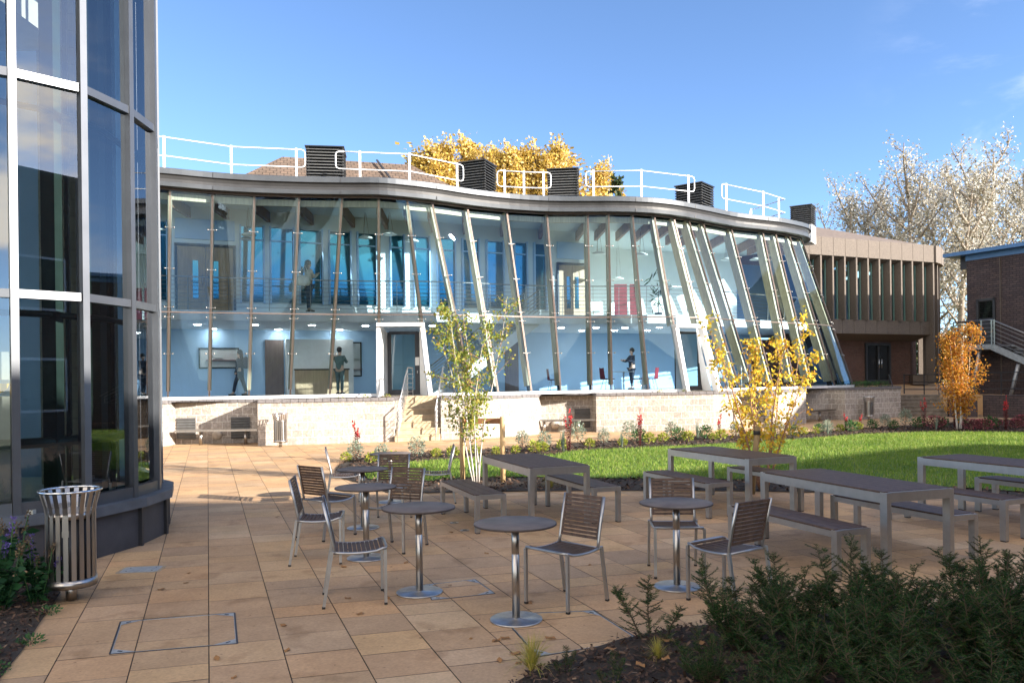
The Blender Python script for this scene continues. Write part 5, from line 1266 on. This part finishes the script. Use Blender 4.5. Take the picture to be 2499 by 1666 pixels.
for k, (w, x, y, s, lab) in enumerate([(0, 1388, 1103, 1.0, 'tallest red-tipped flower spikes, in front of the middle alcove bench'), (0, 1562, 1088, .92, 'red flower spikes with dark leaves right of the middle alcove'), (1, 872, 1122, 1.2, 'sparse red flower spikes left of the first entrance steps'),
      (1, 1755, 1070, .95, 'dark-leaved flower stems beside the yellow birch stake'), (0, 2255, 1040, .95, 'dark reddish flower stems in front of the shaded stone steps'), (1, 2065, 1055, .8, 'low red flowers in front of the shaded planter wall'), (1, 2100, 1050, .7, 'small red flower stems right of the low red flowers'),
      (0, 2330, 1045, 1.0, 'dark red flower stems at the foot of the orange birch'), (0, 2455, 1050, 1.05, 'dark red flower stems near the right photo edge')]):
    X, Y = gp(x, y); put((sp_a, sp_b)[w], k not in (0, 2), (X, Y, .02), rnd.random()*6, lab, 'cardinal flowers in the far bed', s)
hea = bushy('pink_heather', 'flower', 300, .30, .30, 'wine_lf', 8, .05, 6, 160, 'pink_fl')
row(hea, [(2280, 1046), (2400, 1050), (2425, 1043), (2480, 1046), (2370, 1050), (2499, 1040)], 'low reddish-pink flowering plant in the shaded far bed', 'reddish-pink plants in the far bed', .9, 1.3)
iris = tuft('iris_clump', 'plant', 26, .50, 'grey_lf', 9, .18, .012, .2)
row(iris, [(1375, 1102), (1518, 1094), (1702, 1072), (2020, 1062), (2285, 1050)], '', 'iris clumps in the far bed', .9, 1.2, ['pale sword-leaved clump in front of the tallest red spikes', 'pale sword-leaved clump left of the second red spikes', 'sword-leaved clump left of the yellow birch', 'sword-leaved clump in front of the shaded alcove', 'blue-green sword-leaved clump near the orange birch'])
sed = tuft('sedge_tuft', 'ornamental grass', 260, .24, 'sedge', 10, .55, .0028, .6)
for k, (x, y, s, lab) in enumerate([(.10, 4.98, .95, 'yellow sedge tuft on the edge of the near bark bed'), (.62, 13.35, 1.15, 'dry golden sedge tuft under the central long table bench'), (.92, 5.15, .55, 'small faded sedge tuft among the yew shrubs'), (3.0, 13.3, .8, 'dry sedge tuft behind the benches near the lawn edge')]):
    put(sed, k, (x, y, .02), rnd.random()*6, lab, 'sedge tufts', s)
# purple-spiked leafy plant by the bin
def salvia(seed, h):
    q = random.Random(seed); g = np.random.default_rng(seed); o = empty('hyssop_plant', '', 'flowering plant'); mb = MB(); P = []; D = []; F1 = []; F2 = []
    for k in range(11):
        a = q.random()*6.283; s = q.uniform(.05, .34); hh = h*q.uniform(.65, 1.05); b = Vector((math.cos(a)*s, math.sin(a)*s, hh)); mb.tube([(b.x*.2, b.y*.2, -.02), (b.x*.7, b.y*.7, hh*.5), b[:]], .005, 5)
        for j in range(26):
            f = q.uniform(.12, .86); aa = q.random()*6.283; P.append((b.x*f+.02*math.cos(aa), b.y*f+.02*math.sin(aa), hh*f)); D.append((math.cos(aa), math.sin(aa), -.15+q.random()*.4))
        for j in range(44):
            f = q.uniform(.84, 1.06); aa = q.random()*6.283; (F1 if k % 3 else F2).append((b.x*f+.016*math.cos(aa), b.y*f+.016*math.sin(aa), hh*f))
    mb.build('stems', 'mid_lf', o); n = len(P)
    npmesh('foliage', leaves(np.array(P), np.array(D), .10*(.5+.8*g.random(n)), .026*(.6+.7*g.random(n)), g), 4, 'deep_lf', o)
    for nm, Fp, m in (('seed_head', F1, 'seed'), ('blossom', F2, 'violet_fl')):
        n = len(Fp); npmesh(nm, leaves(np.array(Fp), g.normal(size=(n, 3))+np.array([[0, 0, .6]]), np.full(n, .022), np.full(n, .007), g), 4, m, o)
    return o
sv = salvia(4, .72)
for k, (x, y, s, lab) in enumerate([(-4.18, 6.45, 1.0, 'leafy plant with brown and violet flower spikes at the left photo edge'), (-3.98, 6.62, .78, 'leafy violet-flowered plant touching the near litter bin'), (-4.45, 6.75, .95, 'leafy spiked plant behind the one at the left photo edge')]):
    put(sv, k, (x, y, .0), k*1.3, lab, 'spiked plants by the near bin', s)
wd = bushy('ground_weed', 'weed', 90, .10, .06, 'mid_lf', 12, .03, 3)
for k, (x, y) in enumerate([(-3.42, 5.62), (-3.72, 6.35), (-3.55, 5.35), (-3.3, 5.05)]): put(wd, k, (x, y, .01), k, 'low green weed creeping on the left bark bed', 'weeds on the left bark bed', .9)
pw = bushy('ledge_weed', 'weed', 60, .12, .14, 'lime_lf', 13, .04, 4)
for k, (x, y) in enumerate([(-4.6, 24.9), (-5.3, 24.6), (-3.95, 25.2), (5.2, 28.0), (6.1, 28.0)]): put(pw, k, (x, y, CT-.05), k, 'small yellow-green weed on the wall ledge below the glass', 'weeds on the wall ledge', 1.)
pg = bushy('planter_grass', 'plant', 500, .9, .28, 'mid_lf', 14, .06, 4)
for k, (x, y) in enumerate([(15.2, 35.3), (16.2, 36.0)]): put(pg, k, (x, y, CT-.06), k, ['green ground planting in the curved planter, left half', 'green ground planting in the curved planter, by the steps'][k], 'planting in the curved planter', 1.)
# fallen leaves
def fleaf():
    o = MB().add([(-.04, 0, .004), (-.01, .022, .014), (.028, .02, .004), (.05, .0, .016), (.02, -.024, .006), (-.015, -.018, .016)], [(0, 1, 5), (1, 2, 4, 5), (2, 3, 4)]).build('fallen_leaf', 'dry'); return o
fl0 = tag(fleaf(), 'curled brown fallen leaf on the paving slabs', 'leaf', 'fallen leaves on the paving')
sc = [(1290, 1474), (1295, 1470), (1188, 1352), (946, 1462), (840, 1385), (620, 1160), (678, 1263), (1235, 1560), (1220, 1615), (570, 1656), (690, 1528), (462, 1400), (455, 1424), (990, 1375), (1098, 1430), (1440, 1380), (1780, 1250), (2380, 1290), (1210, 1566), (1262, 1598), (1265, 1620), (760, 1268), (850, 1462), (530, 1610), (1100, 1300), (1345, 1560), (880, 1500), (700, 1590), (1150, 1560), (395, 1440)]
for k, (x, y) in enumerate(sc):
    X, Y = gp(x, y); put(fl0, k, (X, Y, PZ), rnd.random()*6, None, None, rnd.uniform(.45, 1.15))
ylw = [(1180+i*0, 0) for i in range(0)]
for k in range(46):
    a_ = rnd.random()*6.283; r_ = abs(rnd.gauss(0, 1.5)); bx, by = ((4.0, 13.2), (-.66, 14.6))[k % 3 == 0]; X, Y = bx+r_*math.cos(a_), by+r_*.7*math.sin(a_)
    if Y > 13.1: put(fl0, 1, (X, Y, .075), rnd.random()*6, 'small fallen birch leaf lying on the lawn', 'fallen birch leaves on the lawn', rnd.uniform(.6, 1.1))
red0 = [(.62, 5.25), (.95, 5.05), (.78, 4.95), (1.05, 5.4), (1.25, 5.35)]
for k, (x, y) in enumerate(red0):
    q = put(fl0, 1, (x, y, .045), k, 'reddish fallen leaf lying on the near bark bed', 'fallen leaves on the bark bed', 1.05)
# ------------------------------------------------------------------ people and cafe furniture inside
def skinned(name, verts, edges, rad, m, parent, sub=2):
    me = bpy.data.meshes.new(name); me.from_pydata(verts, edges, []); ob = bpy.data.objects.new(name, me); COL.objects.link(ob)
    md = ob.modifiers.new('s', 'SKIN'); ob.modifiers.new('d', 'SUBSURF').levels = sub
    ob.modifiers['d'].render_levels = sub
    for i, r in enumerate(rad): me.skin_vertices[0].data[i].radius = (r, r)
    me.skin_vertices[0].data[0].use_root = True
    dg = bpy.context.evaluated_depsgraph_get(); nm = bpy.data.meshes.new_from_object(ob.evaluated_get(dg)); bpy.data.objects.remove(ob)
    nm.materials.clear(); nm.materials.append(M[m]); nm.polygons.foreach_set('use_smooth', [True]*len(nm.polygons))
    o = bpy.data.objects.new(name, nm); COL.objects.link(o); o.parent = parent; return o
def person(label, loc, rz, top, legm, hairlong=False, arms='down', stride=.0, h=1.68, coat=False):
    o = empty('person', label, 'person', loc, rz); k = h/1.68                     # faces +x
    up = {'down': [(.02, .22, 1.12), (.06, .24, .86)], 'phone': [(.10, .20, 1.14), (.30, .08, 1.30)], 'reach': [(.16, .20, 1.18), (.40, .12, 1.22)]}[arms]
    V = [(0, 0, .92), (0, 0, 1.12), (0, 0, 1.34), (0, 0, 1.44), (.01, 0, 1.50), (.02, 0, 1.58), (.015, 0, 1.65)]; E = [(0, 1), (1, 2), (2, 3), (3, 4), (4, 5), (5, 6)]; Rr_ = [.135, .12, .135, .06, .052, .092, .07]
    for s in (-1, 1):
        i = len(V); st_ = stride*s
        V += [(0, s*.16, 1.38)]+[(x, s*y, z) for x, y, z in up]+[(up[1][0]+.06, s*up[1][1], up[1][2]-.05 if arms == 'down' else up[1][2]+.04)]; E += [(2, i), (i, i+1), (i+1, i+2), (i+2, i+3)]; Rr_ += [.06, .045, .036, .03]
        i = len(V); V += [(0, s*.085, .84), (st_*.55+.02, s*.09, .48), (st_, s*.09, .09), (st_+.14, s*.10, .04)]; E += [(0, i), (i, i+1), (i+1, i+2), (i+2, i+3)]; Rr_ += [.095, .062, .045, .036]
    V = [(x*k, y*k, z*k) for x, y, z in V]; b = skinned('body', V, E, [r*k for r in Rr_], 'skin', o)
    # clothing shells
    T_ = [(0, 0, .86 if not coat else .62), (0, 0, 1.1), (0, 0, 1.34), (0, 0, 1.42)]; TE = [(0, 1), (1, 2), (2, 3)]; TR = [.155 if not coat else .17, .14, .152, .075]
    for s in (-1, 1):
        i = len(T_); T_ += [(0, s*.165, 1.38)]+[(x, s*y, z) for x, y, z in up]; TE += [(2, i), (i, i+1), (i+1, i+2)]; TR += [.072, .058, .046]
    skinned('jacket', [(x*k, y*k, z*k) for x, y, z in T_], TE, [r*k for r in TR], top, o)
    L_ = [(0, 0, .93)]; LE = []; LR = [.145]
    for s in (-1, 1):
        i = len(L_); st_ = stride*s; L_ += [(0, s*.085, .84), (st_*.55+.02, s*.09, .48), (st_*.97, s*.09, .12)]; LE += [(0, i), (i, i+1), (i+1, i+2)]; LR += [.105, .072, .058]
    skinned('trousers', [(x*k, y*k, z*k) for x, y, z in L_], LE, [r*k for r in LR], legm, o)
    mb = MB().ball((-.015*k, 0, 1.645*k), .108*k, 14, sq=(1., .92, 1.05))
    if hairlong: mb.ball((-.07*k, 0, 1.50*k), .10*k, 12, sq=(.7, 1., 1.7))
    mb.build('hair', 'hair', o)
    for s in (-1, 1): MB().box(((stride*s+.05)*k, s*.09*k, .035*k), (.26*k, .09*k, .07*k)).build('shoe', 'black', o)
    MB().ball((.095*k, 0, 1.58*k), .014*k, 6).build('nose', 'skin', o)
    return o
q = dp(753, 700, 26.55); person('person with long dark hair, cream jacket and jeans upstairs raising both hands to the window', (q.x, q.y, 4.16), R(40), 'cream', 'denim', True, 'phone', .03, 1.68)
o = empty('shoulder_bag', 'cream shoulder bag carried by the person in jeans upstairs', 'bag', (q.x-.10, q.y-.26, 5.02), R(20))
MB().lathe([(0, 0), (.17, .01), (.21, .10), (.19, .24), (.10, .30), (0, .31)], 16).build('pouch', 'bagm', o); o.children[0].scale = (1.1, .5, 1.15)
MB().tube([(-.15, 0, .26), (-.08, 0, .5), (.06, .02, .68), (.12, 0, .5), (.16, 0, .26)], .014, 6).build('strap', 'bagm', o)
q = dp(585, 900, 29.6); person('dark-clothed person walking left on the ground floor, in front of the framed picture', (q.x, q.y, FZ), R(180), 'navy', 'navy', True, 'down', .22, 1.64, True)
o = empty('backpack', 'dark backpack worn by the person walking on the ground floor', 'backpack', (q.x+.24, q.y, FZ+1.0)); MB().lathe([(0, 0), (.13, .02), (.15, .2), (.12, .40), (0, .46)], 14).build('pack', 'navy', o)
q = dp(829, 900, 30.0); person('person in a grey-green shirt standing at the drinks machines with their back turned', (q.x, q.y, FZ), R(80), 'grey_cl', 'grey_cl', False, 'reach', .04, 1.72)
q = dp(1542, 880, 33.4); person('dim dark-clothed person behind the red chairs on the ground floor', (q.x, q.y, FZ), R(200), 'navy', 'navy', False, 'reach', .05, 1.68)
def kbox(x0, x1, z0, z1, Y0, dep, name, label, cat, m, parts=()):
    a = dp(x0, 900, Y0); b = dp(x1, 900, Y0); c = (a+b)/2; w = (b-a).length; o = empty(name, label, cat, (c.x, c.y, z0), R(20))
    for nm, cx_, cz_, w_, h_, m2, d_ in parts: MB().box((cx_*w, d_, cz_*(z1-z0)), (w_*w, .02, h_*(z1-z0))).build(nm, m2, o)
    MB().box((0, dep/2, (z1-z0)/2), (w, dep, z1-z0)).build('casing', m, o); return o
kbox(722, 850, FZ, FZ+.98, 30.3, .6, 'kitchen_counter', 'wood-fronted counter with a dark top below the drinks machines', 'counter', 'door', [('worktop', 0, .97, 1.04, .05, 'black', -.01)])
kbox(735, 768, FZ+.98, FZ+2.0, 30.6, .4, 'drinks_machine', 'black drinks machine with a small lit screen, left of two', 'drinks machine', 'black', [('screen', .05, .78, .3, .16, 'blueglass', -.012), ('dispenser', .0, .3, .7, .25, 'louvre', -.012)])
kbox(797, 826, FZ+.98, FZ+2.0, 30.6, .4, 'drinks_machine', 'black drinks machine half hidden by the person in the grey-green shirt', 'drinks machine', 'black', [('dispenser', .0, .3, .7, .25, 'louvre', -.012)])
def picture(x0, x1, y0, y1, label, blobs):
    a = lpt(x0, y0, .03); b = lpt(x1, y1, .03); c = (a+b)/2; w = (b-a).xy.length; h = abs(a.z-b.z); o = empty('framed_picture', label, 'picture', c, math.atan2(ld.y, ld.x))
    fr = MB()
    for s in (-1, 1): fr.box((s*w/2, 0, 0), (.05, .04, h+.05)).box((0, 0, s*h/2), (w, .04, .05))
    fr.build('frame', 'black', o); MB().box((0, .005, 0), (w, .01, h)).build('mount', 'paper', o); MB().box((0, -.012, 0), (w*.86, .012, h*.8)).build('print', 'red' if blobs else 'navy', o)
    for bx_, bz_, br_, m in blobs: MB().lathe([(0, 0), (br_, 0)], 14).build('painted_disc', m, o); q = o.children[-1]; q.rotation_euler = (math.pi/2, 0, 0); q.location = (bx_*w, -.022, bz_*h)
picture(486, 582, 850, 897, 'wide framed dark-red picture behind the walking person', [(.28, .05, .16, 'red'), (.1, -.1, .12, 'navy')])
picture(857, 881, 836, 917, 'tall framed picture with a violet arc, left of the first entrance', [(0, .1, .2, 'navy'), (0, -.3, .1, 'red')])
picture(1630, 1656, 842, 895, 'tall framed picture left of the second entrance', [])
def cafechair():
    o = empty('shell_chair', '', 'chair'); mb = MB(); vs = []; K = 8
    for i in range(K+1):
        for j in range(5):
            f = i/K; y = (j-2)/2*.22*(1-.25*max(0, f-.5)); x = .22-.44*min(f*2, 1)-.10*max(0, f-.5); z = .45+(0 if f < .5 else (f-.5)*.84)+.02*(j-2)**2*.3; vs.append((x, y, z))
    mb.add(vs, [(i*5+j, (i+1)*5+j, (i+1)*5+j+1, i*5+j+1) for i in range(K) for j in range(4)], 0, True); mb.add([(x, y, z-.02) for x, y, z in vs], [(i*5+j, i*5+j+1, (i+1)*5+j+1, (i+1)*5+j) for i in range(K) for j in range(4)], 0, True); mb.build('shell', 'red', o)
    for a, b in ((1, 1), (1, -1), (-1, 1), (-1, -1)): MB().tube([(a*.12, b*.12, .44), (a*.22, b*.21, 0)], .01, 5).build('leg', 'chrome', o)
    return o
cc = cafechair()
for k, (x, Y, a, lab) in enumerate([(1352, 31.3, 10, 'red shell chair behind the mullion, furthest left of the red chairs'), (1483, 30.6, 20, 'red shell chair left of the inner table, seen from behind'), (1553, 30.8, 170, 'red shell chair right of the inner table, turned left'), (1588, 31.4, 150, 'red shell chair rightmost, its bright edge by the mullion')]):
    q = dp(x, 900, Y); put(cc, k, (q.x, q.y, FZ), R(a), lab, 'red shell chairs inside')
q = dp(1522, 900, 31.0); o = empty('inner_table', 'small pale round table among the red chairs inside', 'table', (q.x, q.y, FZ)); MB().lathe([(0, .72), (.42, .72), (.42, .74), (0, .74)], 24).build('tabletop', 'white', o); MB().lathe([(.03, 0), (.03, .72)], 8).build('post', 'chrome', o)
q = dp(1570, 900, 29.2); o = empty('white_bottle', 'tall white bottle-shaped floor lamp behind the glass near the red chairs', 'lamp', (q.x, q.y, FZ)); MB().lathe([(.08, 0), (.08, .3), (.05, .42), (.03, .5), (0, .52)], 12).build('lamp_body', 'white', o)
for x0, x1, lab in ((1499, 1530, 'dark red screen upstairs, left of two'), (1537, 1556, 'dark red screen upstairs, right of two')):
    a = dp(x0, 720, 33.2); b = dp(x1, 720, 33.2); o = empty('red_screen', lab, 'screen', ((a.x+b.x)/2, a.y, 4.16)); MB().box((0, 0, .85), (b.x-a.x, .06, 1.5)).build('panel', 'red', o); MB().box((0, .0, .06), (b.x-a.x, .3, .04)).build('base', 'chrome', o)
q = dp(1606, 720, 32.0); o = empty('indoor_palm', 'tall dark pot plant upstairs behind the balustrade', 'plant', (q.x, q.y, 4.16)); MB().lathe([(.12, 0), (.17, .3), (.15, .3), (.14, .28), (0, .28)], 14).build('pot', 'black', o); MB().tube([(0, 0, .25), (.03, 0, 1.2)], .02, 6).build('stem', 'bark_d', o)
g9 = np.random.default_rng(2); P9 = np.tile([[.03, 0, 1.1]], (70, 1))+g9.normal(0, .22, (70, 3))*[1, 1, 1.9]; npmesh('fronds', leaves(P9, g9.normal(size=(70, 3))+[0, 0, .2], np.full(70, .42), np.full(70, .03), g9), 4, 'lf_dark', o)
# ------------------------------------------------------------------ sky, sun, camera
AZ = math.atan2(.894, -.447); EL = R(18)
w = bpy.data.worlds.new('World'); SC.world = w; w.use_nodes = True; nt = w.node_tree; bg = nt.nodes['Background']
sky = nt.nodes.new('ShaderNodeTexSky'); sky.sky_type = 'NISHITA'; sky.sun_disc = False; sky.sun_elevation = EL; sky.sun_rotation = AZ
sky.air_density = .62; sky.dust_density = .1; sky.ozone_density = 3.0; sky.altitude = 50
tc = nt.nodes.new('ShaderNodeTexCoord'); sx = nt.nodes.new('ShaderNodeSeparateXYZ'); nt.links.new(tc.outputs['Generated'], sx.inputs[0])
def cloudnoise(rot, scl, s, det, dist):
    mp = nt.nodes.new('ShaderNodeMapping'); mp.inputs['Rotation'].default_value = rot; mp.inputs['Scale'].default_value = scl; nt.links.new(tc.outputs['Generated'], mp.inputs['Vector'])
    nz = nt.nodes.new('ShaderNodeTexNoise'); nz.inputs['Scale'].default_value = s; nz.inputs['Detail'].default_value = det; nz.inputs['Roughness'].default_value = .58; nz.inputs['Distortion'].default_value = dist
    nt.links.new(mp.outputs[0], nz.inputs['Vector']); return nz.outputs['Fac']
def mrange(v, a0, a1):
    m = nt.nodes.new('ShaderNodeMapRange'); m.interpolation_type = 'SMOOTHSTEP'; m.inputs['From Min'].default_value = a0; m.inputs['From Max'].default_value = a1; nt.links.new(v, m.inputs['Value']); return m.outputs[0]
def mul(a_, b_):
    m = nt.nodes.new('ShaderNodeMath'); m.operation = 'MULTIPLY'
    for s_, v in zip(m.inputs, (a_, b_)):
        if isinstance(v, float): s_.default_value = v
        else: nt.links.new(v, s_)
    return m.outputs[0]
wisp = mul(mul(mrange(cloudnoise((0, .35, .3), (3.0, 5.0, 10.0), 1.35, 7, .4), .50, .78), mrange(sx.outputs['X'], .36, .56)), .60)
fill_bank = mul(mrange(cloudnoise((.2, .1, 1.0), (1.5, 1.5, 3.4), 1.5, 6, .3), .44, .58), mrange(sx.outputs['Y'], .05, -.35))  # unseen warm cloud behind the camera, added to fill the shade
mx = mix(nt, sky.outputs['Color'], (4.4, 4.6, 5.0), wisp)
mx = mix(nt, mx, (11.4, 9.8, 7.7), fill_bank)
nt.links.new(mx, bg.inputs['Color']); bg.inputs['Strength'].default_value = .12
sl = bpy.data.lights.new('sun', 'SUN'); sl.energy = 4.9; sl.angle = R(.55); sl.color = (1., .91, .79)
so_ = bpy.data.objects.new('sun', sl); COL.objects.link(so_)
so_.rotation_euler = Vector((-.894*math.cos(EL), .447*math.cos(EL), -math.sin(EL))).to_track_quat('-Z', 'Y').to_euler(); so_.location = (0, 0, 60)
cam = bpy.data.cameras.new('camera'); co = bpy.data.objects.new('camera', cam); COL.objects.link(co); SC.camera = co
cam.lens = 28.003; cam.sensor_width = 36; cam.shift_y = (CY-833)/2499; cam.clip_end = 2000; cam.clip_start = .05
co.matrix_world = Matrix.Translation((0, 0, EYE)) @ Matrix.Rotation(math.pi/2, 4, 'X') @ Matrix.Rotation(-TH, 4, 'Z')
vs_ = SC.view_settings; vs_.view_transform = 'Standard'; vs_.look = 'None'; vs_.exposure = 1.6; vs_.gamma = 1
SC.cycles.transparent_max_bounces = 40; SC.cycles.max_bounces = 8; SC.cycles.glossy_bounces = 5; SC.cycles.diffuse_bounces = 4
SC.cycles.caustics_reflective = False; SC.cycles.caustics_refractive = False; SC.cycles.sample_clamp_indirect = 6
